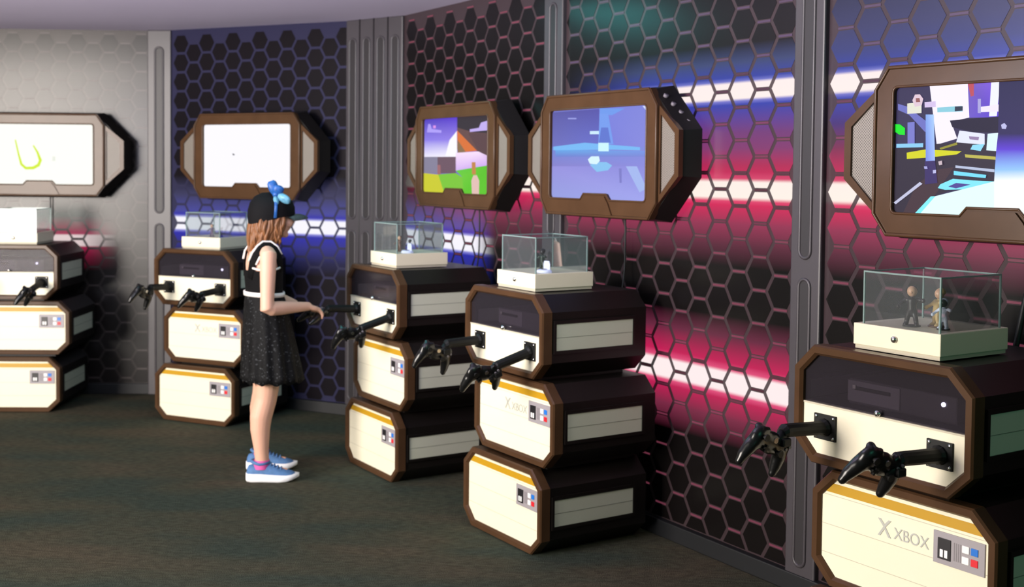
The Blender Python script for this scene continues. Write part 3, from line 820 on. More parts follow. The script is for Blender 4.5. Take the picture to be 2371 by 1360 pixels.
CE = {'A': pmat('dummy_a', (0, 0, 0, 1))}
def hex_wall(name, P, t, s0, s1, c0, dc, n, zfirst, zodd, p, cellm, linem, barm, ztop, zbot=0.072, bars=True, depth=0.06):
    mb = MB()
    mb.box(s0, s1, 0.0, depth, 0.0, 2.345, 0)
    R = abs(dc) / 1.5; k_ = 0.875
    for k in range(n):
        cx = c0 + dc * k
        z = zfirst if k % 2 == 0 else zodd
        while z + p * 0.3 > zbot:
            x = [cx + R * k_, cx + R * k_ / 2, cx - R * k_ / 2, cx - R * k_, cx - R * k_ / 2, cx + R * k_ / 2]
            h = p / 2 * k_
            zz = [0, h, h, 0, -h, -h]
            pts = clip_poly([(min(max(a, s0 + .004), s1 - .004), z + b) for a, b in zip(x, zz)], zbot, False)
            mb.add([(a, -0.0012, b) for a, b in pts], [tuple(range(len(pts)))], 1)
            if bars and z + p / 2 > zbot + 0.01:
                bz = z + p / 2
                xa, xb = max(cx - R * 0.46, s0 + .004), min(cx + R * 0.46, s1 - .004)
                mb.add([(xa, -0.0016, bz - 0.0038), (xb, -0.0016, bz - 0.0038), (xb, -0.0016, bz + 0.0038), (xa, -0.0016, bz + 0.0038)], [(0, 1, 2, 3)], 2)
            z -= p
    o = mb.obj(name, [linem, cellm, barm], None)
    o.location = (P[0], P[1], 0); o.rotation_euler = (0, 0, -t)
    o['kind'] = 'structure'
    return o

PD, TD = (0.478, 5.035), 1.02
PB, TB = (-1.558, 7.371), 0.439
PA, TA = (-2.994, 7.687), -0.03
WR = 0.26
st_D = asc(BL_TOP, PK_MID, PK_LOW)
BL_E = [(2.30, (16, 26, 32)), (2.12, (34, 40, 62)), (1.95, (58, 62, 108)), (1.88, (58, 66, 128))] + BL_TOP[2:]
st_E = asc(BL_E, PK_MID)
bar_pink = pmat('printed_pink_line', rgb(110, 52, 66), 0.4, emis=rgb(150, 60, 84), estr=0.22)
BAR_D = [(0.0, (92, 40, 56)), (0.44, (100, 44, 60)), (0.58, (120, 40, 70)), (0.64, (40, 14, 24)), (0.73, (40, 14, 24)), (0.80, (120, 40, 70)), (0.95, (100, 44, 60)), (1.20, (110, 46, 64)), (1.30, (80, 24, 46)), (1.36, (34, 14, 22)), (1.46, (34, 14, 22)), (1.53, (110, 40, 72)), (1.68, (104, 44, 86)), (1.74, (26, 20, 40)), (1.83, (26, 24, 46)), (1.90, (60, 62, 100)), (2.34, (44, 58, 66))]
bar_D = wall_mat('printed_streak_line', rgb(60, 34, 42), 0.3, BAR_D)
bar_C = wall_mat('printed_pink_line_dim', rgb(80, 40, 50), 0.3, [(0.0, (80, 34, 46)), (1.28, (90, 38, 54)), (1.36, (40, 16, 26)), (1.46, (40, 16, 26)), (1.54, (100, 40, 58)), (2.34, (92, 40, 54))])
bar_grey = pmat('printed_grey_line', rgb(66, 56, 56), 0.4)
line = lambda n, c, st=None, k=0.28, **kw: wall_mat(n, c, WR, dim(st, k) if st else None, **kw)
hex_wall('wall_left', PA, TA, -2.3, 0.68, 0.604, -0.102, 28, 2.262, 2.202, 0.120, wall_mat('print_left', rgb(24, 20, 20), 0.30, PK_A, (0.5, 0.15), spec=0.38), wall_mat('print_left_line', rgb(50, 44, 43), 0.30, dim(PK_A, 0.4), (0.5, 0.15), spec=0.38), bar_grey, 2.34)
hex_wall('wall_back', PB, TB, -0.72, 0.66, -0.616, 0.1025, 13, 2.255, 2.195, 0.120, wall_mat('print_back', rgb(22, 19, 23), WR, asc(BLUE_B), spec=0.12), wall_mat('print_back_line', rgb(44, 43, 66), WR, dim(asc(BLUE_B), 0.22), spec=0.12), bar_grey, 2.34, bars=False)
hex_wall('wall_right', PD, TD, -2.13, -0.60, -2.007, 0.111, 13, 2.248, 2.186, 0.1218, wall_mat('print_right', rgb(14, 11, 11), WR, asc(BLUE_C), (-1.05, -1.3), asc(PK_C), (-2.3, -0.95)), wall_mat('print_right_line', rgb(56, 45, 48), WR, dim(asc(BLUE_C), 0.2), (-1.05, -1.3), dim(asc(PK_C), 0.25), (-2.3, -0.95)), bar_C, 2.34)
hex_wall('wall_right', PD, TD, -0.47, 1.005, 0.924, -0.1095, 13, 1.409 + 0.122 * 7, 1.409 + 0.122 * 7.5, 0.122, wall_mat('print_middle', rgb(14, 11, 11), WR, asc(BL_D), (-0.55, 0.30), asc(PK_D, PK_LOW)), wall_mat('print_middle_line', rgb(56, 45, 48), WR, dim(asc(BL_D), 0.22), (-0.55, 0.30), dim(asc(PK_D, PK_LOW), 0.25)), bar_D, 2.34)
hex_wall('wall_right', PD, TD, 1.115, 3.1, 1.206, 0.112, 17, 1.409 + 0.122 * 7, 1.409 + 0.122 * 7.5, 0.122, wall_mat('print_near', rgb(14, 11, 11), WR, st_E), wall_mat('print_near_line', rgb(56, 45, 48), WR, dim(st_E, 0.25)), bar_D, 2.34)

# ribbed pillars between the panels
M_pil = pmat('pillar_grey', rgb(62, 58, 62), 0.42, noise=0.06, nscale=5)
M_pildark = pmat('pillar_slot', rgb(36, 33, 36), 0.5)
def pillar(name, P, t, s0, s1, nslots):
    mb = MB()
    mb.box(s0, s1, -0.022, 0.04, 0.0, 2.345, 0, 0.006)
    w = (s1 - s0) / nslots
    for k in range(nslots):
        c = s0 + w * (k + 0.5); r = min(0.026, w * 0.25)
        for z0, z1 in ((0.10, 1.105), (1.178, 2.235)):
            pts = []
            for q in range(9): a = PI * q / 8; pts.append((c + r * math.cos(a), z1 - r + r * math.sin(a)))
            for q in range(9): a = PI + PI * q / 8; pts.append((c + r * math.cos(a), z0 + r + r * math.sin(a)))
            mb.prism(pts, -0.0235, -0.020, 1)
            mb.tube([(x, -0.0225, z) for x, z in pts], 0.0065, 6, 0, closed=True)
        if k: mb.tube([(s0 + w * k, -0.022, 0.0), (s0 + w * k, -0.022, 2.345)], 0.005, 6, 1)
    o = mb.obj(name, [M_pil, M_pildark]); o.location = (P[0], P[1], 0); o.rotation_euler = (0, 0, -t); o['kind'] = 'structure'
pillar('trim_1', ((-2.3140 - 2.205) / 2, (7.707 + 7.675) / 2 - 0.01), 0.06, -0.08, 0.075, 1)
pillar('trim_2', ((-0.965 - 0.630) / 2, (7.094 + 6.842) / 2), 0.652, -0.225, 0.225, 4)
pillar('trim_3', PD, TD, -0.612, -0.458, 1)
pillar('trim_4', PD, TD, 0.990, 1.130, 1)

M_base = pmat('baseboard_dark', rgb(12, 14, 18), 0.5)
def baseboard(name, P, t, s0, s1):
    mb = MB(); mb.box(s0, s1, -0.028, 0.02, 0.0, 0.068, 0, 0.004)
    o = mb.obj(name, M_base); o.location = (P[0], P[1], 0); o.rotation_euler = (0, 0, -t); o['kind'] = 'structure'
baseboard('baseboard_left', PA, TA, -2.3, 0.74)
baseboard('baseboard_back', PB, TB, -0.74, 0.69)
baseboard('baseboard_corner', ((-0.965 - 0.630) / 2, (7.094 + 6.842) / 2), 0.652, -0.23, 0.23)
baseboard('baseboard_right', PD, TD, -2.14, 3.1)

def carpet():
    m, N, L = new_mat('carpet')
    out = N.new('ShaderNodeOutputMaterial'); b = N.new('ShaderNodeBsdfPrincipled'); L.new(b.outputs[0], out.inputs[0])
    b.inputs['Roughness'].default_value = 0.95; b.inputs['Specular IOR Level'].default_value = 0.1
    tc = N.new('ShaderNodeTexCoord'); mp = N.new('ShaderNodeMapping'); mp.inputs['Rotation'].default_value = (0, 0, 0.5); mp.inputs['Scale'].default_value = (1.0, 2.6, 1)
    L.new(tc.outputs['Object'], mp.inputs[0])
    n1 = N.new('ShaderNodeTexNoise'); n1.inputs['Scale'].default_value = 1.1; n1.inputs['Detail'].default_value = 3; L.new(mp.outputs[0], n1.inputs['Vector'])
    r1 = N.new('ShaderNodeValToRGB'); cr = r1.color_ramp
    cr.elements[0].position = 0.36; cr.elements[0].color = rgb(56, 63, 55)
    cr.elements[1].position = 0.64; cr.elements[1].color = rgb(76, 69, 56)
    e = cr.elements.new(0.5); e.color = rgb(66, 66, 54)
    L.new(n1.outputs['Fac'], r1.inputs[0])
    n2 = N.new('ShaderNodeTexNoise'); n2.inputs['Scale'].default_value = 26; n2.inputs['Detail'].default_value = 4; L.new(mp.outputs[0], n2.inputs['Vector'])
    r2 = N.new('ShaderNodeValToRGB'); r2.color_ramp.elements[0].position = 0.35; r2.color_ramp.elements[0].color = (0.72, 0.72, 0.72, 1); r2.color_ramp.elements[1].position = 0.65; r2.color_ramp.elements[1].color = (1.2, 1.2, 1.2, 1)
    L.new(n2.outputs['Fac'], r2.inputs[0])
    mx = N.new('ShaderNodeMixRGB'); mx.blend_type = 'MULTIPLY'; mx.inputs[0].default_value = 1
    L.new(r1.outputs[0], mx.inputs[1]); L.new(r2.outputs[0], mx.inputs[2]); L.new(mx.outputs[0], b.inputs['Base Color'])
    n3 = N.new('ShaderNodeTexNoise'); n3.inputs['Scale'].default_value = 220; L.new(tc.outputs['Object'], n3.inputs['Vector'])
    bp = N.new('ShaderNodeBump'); bp.inputs['Strength'].default_value = 0.5; bp.inputs['Distance'].default_value = 0.01
    L.new(n3.outputs['Fac'], bp.inputs['Height']); L.new(bp.outputs[0], b.inputs['Normal'])
    return m
fl = MB(); fl.box(-8.5, 4.5, -3.5, 8.2, -0.08, 0.0, 0)
fo = fl.obj('floor', carpet()); fo['kind'] = 'structure'
M_ceil = pmat('ceiling_paint', rgb(214, 204, 228), 0.6, noise=0.02, nscale=2)
def wpt(P, t, s, v): return (P[0] + s * math.cos(t) + v * math.sin(t), P[1] - s * math.sin(t) + v * math.cos(t))
wl = [wpt(PA, TA, -2.3, 0.06), wpt(PA, TA, 0.70, 0.06), wpt(PB, TB, 0.68, 0.06), wpt(PD, TD, -2.12, 0.06), wpt(PD, TD, 3.1, 0.06)]
wi = [wpt(PA, TA, -2.3, -CDEP) for CDEP in (2.3,)] + [wpt(PA, TA, 0.35, -2.3), wpt(PB, TB, 0.2, -2.3), wpt(PD, TD, -1.6, -2.3), wpt(PD, TD, 3.1, -2.3)]
ce = MB()
n_ = len(wl)
vs = [(x, y, 2.345) for x, y in wl] + [(x, y, 2.345) for x, y in wi] + [(x, y, 2.60) for x, y in wl] + [(x, y, 2.60) for x, y in wi]
fs = []
for i in range(n_ - 1):
    fs += [(i, i + 1, n_ + i + 1, n_ + i), (2 * n_ + i, 2 * n_ + i + 1, 3 * n_ + i + 1, 3 * n_ + i), (n_ + i, n_ + i + 1, 3 * n_ + i + 1, 3 * n_ + i), (i, i + 1, 2 * n_ + i + 1, 2 * n_ + i)]
fs += [(0, n_, 3 * n_, 2 * n_), (n_ - 1, 2 * n_ - 1, 4 * n_ - 1, 3 * n_ - 1)]
ce.add(vs, fs)
co = ce.obj('ceiling', M_ceil); co['kind'] = 'structure'

# cables dropping from the televisions to the kiosks
def cable(pts, r, label):
    # smooth the path
    P_ = [Vector(p) for p in pts]; out = []
    for i in range(len(P_) - 1):
        p0, p1, p2, p3 = P_[max(0, i - 1)], P_[i], P_[i + 1], P_[min(len(P_) - 1, i + 2)]
        for k in range(8):
            t = k / 8
            out.append(0.5 * ((2 * p1) + (-p0 + p2) * t + (2 * p0 - 5 * p1 + 4 * p2 - p3) * t * t + (-p0 + 3 * p1 - 3 * p2 + p3) * t ** 3))
    out.append(P_[-1])
    mb = MB(); mb.tube(out, r, 8)
    o = mb.obj('cable', M_cable); o['label'] = label; o['category'] = 'cable'; o['group'] = 'cables below the televisions'
cable([at(5, 0.10, 0.560, 1.31), at(5, 0.075, 0.56, 1.25), at(5, 0.045, 0.555, 1.15), at(5, 0.03, 0.54, 1.03), at(5, 0.02, 0.525, 0.92), at(5, 0.02, 0.516, 0.85)], 0.009, 'thick black cable curving down beside the nearest display case')
for s in (1, 3, 4):
    cable([at(s, 0.03, 0.575, 1.31), at(s, 0.03, 0.578, 1.20), at(s, 0.03, 0.575, 1.05), at(s, 0.03, 0.555, 0.95), at(s, 0.03, 0.512, 0.88)], 0.004,
          {1: 'thin dark cable below the television cut off at the left edge', 3: 'thin dark cable below the television with purple sky and green ground', 4: 'thin dark cable below the hazy blue television'}[s])
# ------------------------------------------------------------------ the girl
GX, GY = -1.117, 5.52
M_skin = pmat('skin', rgb(214, 166, 142), 0.5, 0.35)
M_hair = pmat('hair_brown', rgb(118, 76, 44), 0.45, 0.4, noise=0.25, nscale=40)
M_dress = pmat('black_dress', rgb(13, 12, 13), 0.8, 0.12)
M_trim = pmat('white_trim', rgb(232, 226, 220), 0.6)
M_shoe = pmat('blue_knit', rgb(72, 112, 160), 0.7, noise=0.12, nscale=60)
M_sole = pmat('white_sole', rgb(236, 236, 240), 0.5)
M_sock = pmat('pink_sock', rgb(214, 88, 160), 0.7)
M_capm = pmat('black_cap', rgb(12, 11, 13), 0.8, 0.15)
M_bow = pmat('blue_sequin_bow', rgb(36, 84, 150), 0.4, 0.3, noise=0.35, nscale=160)
M_bow2 = pmat('pale_blue_bow', rgb(92, 146, 170), 0.4, 0.3, noise=0.35, nscale=160)
M_brim = pmat('glitter_brim', rgb(58, 62, 62), 0.4, 0.6, noise=0.6, nscale=140)
M_eye = pmat('eye_white', rgb(235, 232, 228), 0.2)
M_iris = pmat('iris', rgb(60, 70, 80), 0.2)
M_lip = pmat('lip', rgb(190, 110, 105), 0.4)
def sequin_dress():
    m, N, L = new_mat('sequin_skirt')
    out = N.new('ShaderNodeOutputMaterial'); b = N.new('ShaderNodeBsdfPrincipled'); L.new(b.outputs[0], out.inputs[0])
    b.inputs['Roughness'].default_value = 0.7; b.inputs['Specular IOR Level'].default_value = 0.15
    tc = N.new('ShaderNodeTexCoord'); vo = N.new('ShaderNodeTexVoronoi'); vo.inputs['Scale'].default_value = 190
    L.new(tc.outputs['Object'], vo.inputs['Vector'])
    rp = N.new('ShaderNodeValToRGB'); rp.color_ramp.elements[0].position = 0.0; rp.color_ramp.elements[0].color = rgb(8, 8, 9); rp.color_ramp.elements[1].position = 0.93; rp.color_ramp.elements[1].color = rgb(17, 17, 18)
    e = rp.color_ramp.elements.new(0.97); e.color = rgb(60, 62, 64)
    sx = N.new('ShaderNodeSeparateColor'); L.new(vo.outputs['Color'], sx.inputs[0]); L.new(sx.outputs[0], rp.inputs[0]); L.new(rp.outputs[0], b.inputs['Base Color'])
    return m
M_skirt = sequin_dress()

girl = thing('person', (GX, GY + 0.15, 0), 0, 'girl in black dress and black cap with blue bow, holding a game controller', 'person')
GO = Vector((0, -0.15, 0))    # figure coordinates: x right along the photo, y away from the camera, z up
AZ = 0.40
FW = Vector((math.cos(AZ), math.sin(AZ), 0)); RT = Vector((math.sin(AZ), -math.cos(AZ), 0)); UP = Vector((0, 0, 1))
def gp(x, y, z): return Vector((x, y, z)) + GO
def ell(c, a, b, n=32, ph=0.0):
    # ring of an ellipse: a along the facing direction, b across
    return [c + FW * (a * math.cos(2 * PI * k / n)) + RT * (b * math.sin(2 * PI * k / n)) for k in range(n)]
TC = lambda x, z: gp(x, 0.12, z)
body = MB()
# torso: pelvis to neck
tor = [(-0.045, 0.66, 0.085, 0.105), (-0.05, 0.74, 0.092, 0.115), (-0.052, 0.82, 0.080, 0.102), (-0.053, 0.88, 0.076, 0.096), (-0.056, 0.96, 0.080, 0.106), (-0.058, 1.02, 0.080, 0.116), (-0.060, 1.065, 0.070, 0.118), (-0.060, 1.095, 0.055, 0.100), (-0.056, 1.118, 0.042, 0.062), (-0.050, 1.135, 0.038, 0.040)]
body.rings([ell(TC(x, z), a, b) for x, z, a, b in tor], 0, True, True, True, True)
body.tube([TC(-0.052, 1.10), TC(-0.036, 1.19)], [0.038, 0.035], 16)
HC = gp(-0.016, 0.12 + 0.02, 1.25)        # head centre
HAZ = AZ
HM = Matrix.Translation(HC) @ Matrix.Rotation(HAZ, 4, 'Z') @ Matrix.Rotation(0.06, 4, 'Y')
def hp(x, y, z): return HM @ Vector((x, y, z))
# head (x forward, y left, z up in head coordinates)
prof = [(-0.105, 0.030, 0.020, 0.022), (-0.095, 0.034, 0.034, 0.032), (-0.075, 0.020, 0.056, 0.046), (-0.045, 0.006, 0.076, 0.060), (-0.01, 0.000, 0.086, 0.068), (0.03, -0.004, 0.090, 0.072), (0.06, -0.006, 0.080, 0.066), (0.082, -0.008, 0.058, 0.048), (0.092, -0.008, 0.028, 0.024)]
body.rings([[hp(cx + a * math.cos(2 * PI * k / 28), b * math.sin(2 * PI * k / 28), z) for k in range(28)] for z, cx, a, b in prof], 0, True, True, True, True)
body.tube([hp(0.080, 0, 0.012), hp(0.092, 0, -0.014), hp(0.097, 0, -0.026)], [0.008, 0.010, 0.0095], 10)
body.ball(hp(0.096, 0, -0.028), 0.0095); body.ball(hp(0.086, 0.010, -0.031), 0.0075); body.ball(hp(0.086, -0.010, -0.031), 0.0075)
body.ball(hp(0.078, 0, -0.052), (0.010, 0.020, 0.006)); body.ball(hp(0.076, 0, -0.063), (0.010, 0.018, 0.007)); body.ball(hp(0.062, 0, -0.092), (0.018, 0.022, 0.014))
for s in (-1, 1):
    body.ball(hp(0.070, s * 0.030, -0.032), (0.022, 0.024, 0.024))
    body.ball(hp(0.0, s * 0.074, -0.012), (0.016, 0.007, 0.026))
# legs
def leg(ax, ay, hx, hy, k=1.0):
    kx, ky = ax + 0.022, ay + (hy - ay) * 0.45
    pts = [gp(hx, hy, 0.72), gp((hx + kx) / 2, (hy + ky) / 2, 0.56), gp(kx + 0.002, ky, 0.43), gp(kx - 0.004, ky, 0.385), gp(ax - 0.004, ay + 0.008, 0.30), gp(ax - 0.006, ay + 0.004, 0.24), gp(ax, ay, 0.15), gp(ax + 0.004, ay, 0.095), gp(ax + 0.006, ay, 0.062)]
    body.tube(pts, [0.080, 0.068, 0.054, 0.051, 0.0515, 0.0455, 0.0345, 0.0325, 0.034], 18)
    body.tube([gp(ax - 0.022, ay, 0.050), gp(ax + 0.05, ay + 0.004, 0.042), gp(ax + 0.12, ay + 0.012, 0.036)], [0.028, 0.028, 0.022], 12)
leg(-0.050, 0.045, -0.028, 0.075)
leg(-0.098, 0.265, -0.090, 0.185)
# arms with hands
def hand(w, fdir, pdown, side, curl, parts):
    # w wrist, fdir finger direction, pdown palm normal; side: unit vector towards the thumb
    f = fdir.normalized(); dn = (pdown - f * pdown.dot(f)).normalized(); sd = f.cross(dn) * side
    palm = [w, w + f * 0.022, w + f * 0.048, w + f * 0.062]
    for q in (-0.016, -0.005, 0.006, 0.016):
        parts.tube([w + f * 0.004 + sd * q * 0.6, w + f * 0.03 + sd * q, w + f * 0.062 + sd * q * 1.12], [0.0135, 0.0130, 0.0098], 10)
    L = [0.052, 0.060, 0.056, 0.044]
    for i, q in enumerate((0.020, 0.0066, -0.0066, -0.0195)):
        b = w + f * (0.060 - 0.004 * abs(i - 1)) + sd * q
        pts = [b]; ang = curl[0]; p = b
        for j, fr in enumerate((0.44, 0.32, 0.24)):
            d = f * math.cos(ang) + dn * math.sin(ang) + sd * (0.10 * (1.5 - i) / 1.5)
            p = p + d.normalized() * L[i] * fr * 1.05; pts.append(p); ang += curl[1]
        parts.tube([w + f * 0.045 + sd * q * 0.9] + pts, [0.0088, 0.0088, 0.0078, 0.0068, 0.0055], 9)
        parts.ball(pts[-1], 0.0056, 0, 8)
    t0 = w + f * 0.014 + sd * 0.016
    tp = [t0, t0 + f * 0.018 + sd * 0.018 + dn * 0.004, t0 + f * 0.040 + sd * 0.020 + dn * 0.010, t0 + f * 0.058 + sd * 0.014 + dn * 0.014]
    parts.tube(tp, [0.0115, 0.0100, 0.0085, 0.0062], 9); parts.ball(tp[-1], 0.0062, 0, 8)
S_R = TC(-0.060, 1.0) + RT * 0.128; S_R.z = 1.072
E_R = gp(-0.008, -0.035, 0.822); W_R = gp(0.150, 0.135, 0.816)
body.tube([S_R + Vector((-0.012, 0.03, 0.004)), S_R, S_R.lerp(E_R, 0.35), S_R.lerp(E_R, 0.75), E_R, E_R.lerp(W_R, 0.10), E_R.lerp(W_R, 0.35), E_R.lerp(W_R, 0.75), W_R, W_R + (W_R - E_R).normalized() * 0.012],
          [0.036, 0.039, 0.0365, 0.0325, 0.0325, 0.0335, 0.0325, 0.0255, 0.0215, 0.0195], 18)
S_L = TC(-0.060, 1.0) - RT * 0.128; S_L.z = 1.072
E_L = gp(-0.035, 0.335, 0.83); W_L = gp(0.06, 0.34, 0.80)
body.tube([S_L + Vector((0.012, -0.03, 0.004)), S_L, S_L.lerp(E_L, 0.4), S_L.lerp(E_L, 0.8), E_L, E_L.lerp(W_L, 0.3), E_L.lerp(W_L, 0.75), W_L], [0.036, 0.039, 0.036, 0.033, 0.032, 0.031, 0.025, 0.020], 16)
hand(W_R, Vector((0.066, 0.072, -0.030)), Vector((0.15, 0.25, -1)), 1, (0.35, 0.45), body)
hand(W_L, Vector((0.08, -0.01, -0.02)), Vector((0.2, -0.2, -1)), -1, (0.4, 0.5), body)
bo = merged(body, 0.0042, 'body', [M_skin, M_lip], girl, 3)
bo['label'] = 'fair skinned body with bare arms and legs'
for s in (-1, 1):
    e = MB(); e.ball(hp(0.0735, s * 0.029, -0.004), 0.0115, 0, 14); e.ball(hp(0.0805, s * 0.030, -0.004), 0.0062, 1, 12)
    e.obj('eye', [M_eye, M_iris], girl)
# hair: wavy locks falling from under the cap to the shoulders
hr = MB()
rs = random.Random(3)
for i in range(150):
    a = PI * (0.35 + 1.30 * (i % 75) / 74) + rs.uniform(-0.05, 0.05)       # round the back of the head from ear to ear
    lay = i // 75
    L = rs.uniform(0.130, 0.170) + 0.035 * max(0.0, -math.cos(a))
    ph = rs.uniform(0, 6.28); amp = rs.uniform(0.004, 0.012); inn = rs.uniform(0.84, 0.93) if lay == 0 else rs.uniform(0.92, 1.02)
    pts = []
    for k in range(10):
        t = k / 9
        z = 0.012 - t * L - 0.012 * max(0, -math.cos(a))
        sw = math.sin(ph + t * 9.0) * amp * (0.3 + t)
        bulge = 1.0 + 0.13 * math.sin(PI * min(1, t * 1.2)) - 0.05 * t
        x = -0.006 + 0.090 * inn * math.cos(a) * bulge - 0.014 * t * t + sw * math.sin(a)
        y = 0.074 * inn * math.sin(a) * bulge + sw * math.cos(a)
        pts.append(hp(x, y, z))
    w0 = rs.uniform(0.8, 1.15)
    hr.tube(pts, [q * w0 for q in (0.007, 0.0085, 0.0095, 0.0095, 0.0095, 0.009, 0.0085, 0.0075, 0.006, 0.002)], 7)
ho = hr.obj('hair', M_hair, girl, label='wavy light brown hair down to the shoulders')
# cap
cp = MB()
cap_prof = [(-0.004, 1.075, -0.006), (0.016, 1.105, -0.008), (0.042, 1.10, -0.010), (0.068, 1.00, -0.012), (0.090, 0.78, -0.014), (0.103, 0.44, -0.015), (0.107, 0.05, -0.015)]
drop = lambda a, z: 0.046 * max(0, 0.35 - math.cos(a)) / 1.35 * (1 - (z + .004) / .111)
cp.rings([[hp(cx + 0.100 * k * math.cos(2 * PI * q / 36), 0.084 * k * math.sin(2 * PI * q / 36), z - drop(2 * PI * q / 36, z)) for q in range(36)] for z, k, cx in cap_prof], 0, True, False, True, True)
cp.ball(hp(-0.015, 0, 0.108), (0.008, 0.008, 0.004), 0)
capo = cp.obj('cap', M_capm, girl, label='black baseball cap')
br = MB()
rows = []
for d, zz, thick in ((0.0, 0.020, 0), (0.030, 0.024, 0), (0.055, 0.020, 0), (0.074, 0.010, 0)):
    row = []
    for q in range(15):
        a = -1.15 + 2.3 * q / 14
        ext = d * math.cos(a * 0.95) ** 0.7 if math.cos(a * .95) > 0 else 0
        row.append(hp(0.094 * math.cos(a) + ext, 0.086 * math.sin(a), zz - 0.012 - 0.020 * (math.sin(a)) ** 2))
    rows.append(row)
lower = [[p - Vector((0, 0, 0.004)) for p in r] for r in rows]
br.rings(rows, 0, False, smooth=True); br.rings(lower, 0, False, smooth=True)
br.rings([rows[-1], lower[-1]], 0, False); br.rings([rows[0], lower[0]], 0, False)
br.obj('brim', M_brim, capo, label='glittery grey brim')
bw = MB()
def bowloop(c, d, w, L, mi, roll):
    # a puffy loop of ribbon leaving c in direction d
    d = d.normalized(); sd = d.cross(Vector((0, 1, 0.2))).normalized(); up = d.cross(sd)
    sd2 = sd * math.cos(roll) + up * math.sin(roll); up2 = d.cross(sd2)
    n = 9; secs = []
    for k in range(n + 1):
        t = k / n
        wd = w * (0.30 + 0.70 * math.sin(PI * min(1, 0.15 + t * 0.62)) ) * (1 if t < .95 else .7)
        th = 0.014 * math.sin(PI * min(1, 0.1 + t * 0.85)) + 0.004
        c0 = c + d * L * t
        secs.append([c0 + sd2 * wd * math.cos(2 * PI * q / 14) + up2 * th * math.sin(2 * PI * q / 14) for q in range(14)])
    bw.rings(secs, mi, True, True, True, True)
BC = hp(-0.002, -0.056, 0.096)
bowloop(BC, Vector((-0.34, -0.1, 0.9)), 0.024, 0.070, 0, 0.3)
bowloop(BC, Vector((0.30, -0.35, 0.62)), 0.026, 0.052, 0, 0.2)
bowloop(BC, Vector((0.86, -0.3, -0.38)), 0.023, 0.078, 1, 0.4)
bowloop(BC, Vector((0.10, -0.5, -0.75)), 0.013, 0.055, 1, 0.3)
bw.ball(BC + Vector((0, -0.012, 0.002)), (0.016, 0.014, 0.016), 0)
bw.tube([hp(-0.004, -0.062, 0.094), hp(-0.008, -0.086, 0.066), hp(-0.008, -0.0945, 0.034), hp(-0.008, -0.0930, -0.012)], 0.0075, 8, 0, flat=0.5)
bw.obj('bow', [M_bow, M_bow2], capo, label='blue sequinned bow with a pale blue loop')
# dress: bodice with narrow straps, flared skirt, white belt and trims
def tor_at(z):
    for (x0, z0, a0, b0), (x1, z1, a1, b1) in zip(tor, tor[1:]):
        if z0 <= z <= z1:
            t = (z - z0) / (z1 - z0); return x0 + (x1 - x0) * t, a0 + (a1 - a0) * t, b0 + (b1 - b0) * t
    return tor[-1][0], tor[-1][2], tor[-1][3]
def onbody(th, z, off):
    x, a, b = tor_at(z)
    return TC(x, z) + FW * ((a + off) * math.cos(th)) + RT * ((b + off) * math.sin(th))
def topz(th):
    # neckline: low at the back and under the arms, higher on the chest
    c = math.cos(th); s_ = abs(math.sin(th))
    z = 0.992 + 0.028 * max(0, c)
    return z
bd = MB(); n = 48
rows = []
for q in range(9):
    t = q / 8
    rows.append([onbody(2 * PI * k / n, 0.872 + (topz(2 * PI * k / n) - 0.872) * t, 0.009) for k in range(n)])
bd.rings(rows, 0, True, False, False, True)
def strap(pts, w, mb, mi, off):
    mb.tube(pts, w, 10, mi, flat=0.35)
for s in (-1, 1):
    path = [(2.62, 0.955, 0.009), (2.40, 1.03, 0.012), (2.25, 1.065, 0.014), (2.02, 1.096, 0.014), (1.75, 1.110, 0.014), (1.40, 1.110, 0.014), (1.05, 1.094, 0.014), (0.85, 1.06, 0.013), (0.72, 0.985, 0.009)]
    pts = [onbody(s * th, z, o) for th, z, o in path]
    secs = []
    for i, p in enumerate(pts):
        t = (pts[min(i + 1, len(pts) - 1)] - pts[max(i - 1, 0)]).normalized()
        x, a, b = tor_at(path[i][1]); c = TC(x, path[i][1] - 0.03)
        nrm = (p - c).normalized(); sd = t.cross(nrm).normalized()
        secs.append([p + sd * 0.020 * math.cos(2 * PI * q / 10) + nrm * 0.005 * math.sin(2 * PI * q / 10) for q in range(10)])
        path[i] = path[i] + (sd,)
    bd.rings(secs, 0, True, True, True, True)
    for e in (-1, 1):
        bd.tube([p + path[i][3] * 0.021 * e for i, p in enumerate(pts) if 0 < i < len(pts) - 1], 0.0050, 8, 1)
    # white binding under the arm between the straps
    und = [onbody(s * (2.38 - (2.38 - 0.90) * k / 10), 0.996 + 0.010 * (abs(k - 5) / 5) ** 2, 0.012) for k in range(11)]
    bd.tube(und, 0.0050, 8, 1)
bk = [onbody(2.52 + (2 * PI - 5.04) * k / 10, 0.992, 0.012) for k in range(11)]
bd.obj('bodice', [M_dress, M_trim], girl, label='black bodice with white edged straps')
sk = MB(); n = 72
secs = []
for q in range(15):
    t = q / 14; z = 0.876 - 0.410 * t
    a = 0.088 + 0.056 * t ** 0.8; b = 0.108 + 0.058 * t ** 0.8
    rip = 0.055 * t
    c = gp(-0.052 + 0.038 * t, 0.12 + 0.01 * t, z)
    secs.append([c + FW * (a * (1 + rip * math.cos(13 * 2 * PI * k / n + 0.6 * math.sin(5 * t))) * math.cos(2 * PI * k / n)) + RT * (b * (1 + rip * math.cos(13 * 2 * PI * k / n + 0.6 * math.sin(5 * t))) * math.sin(2 * PI * k / n)) + UP * (0.008 * t * math.cos(13 * 2 * PI * k / n)) for k in range(n)])
secs += [[p + (Vector((c.x, c.y, p.z)) - p) * 0.03 for p in secs[-1]]]
sk.rings(secs, 0, True, False, False, True)
sk.obj('skirt', M_skirt, girl, label='black sequinned flared skirt')
bl = MB()
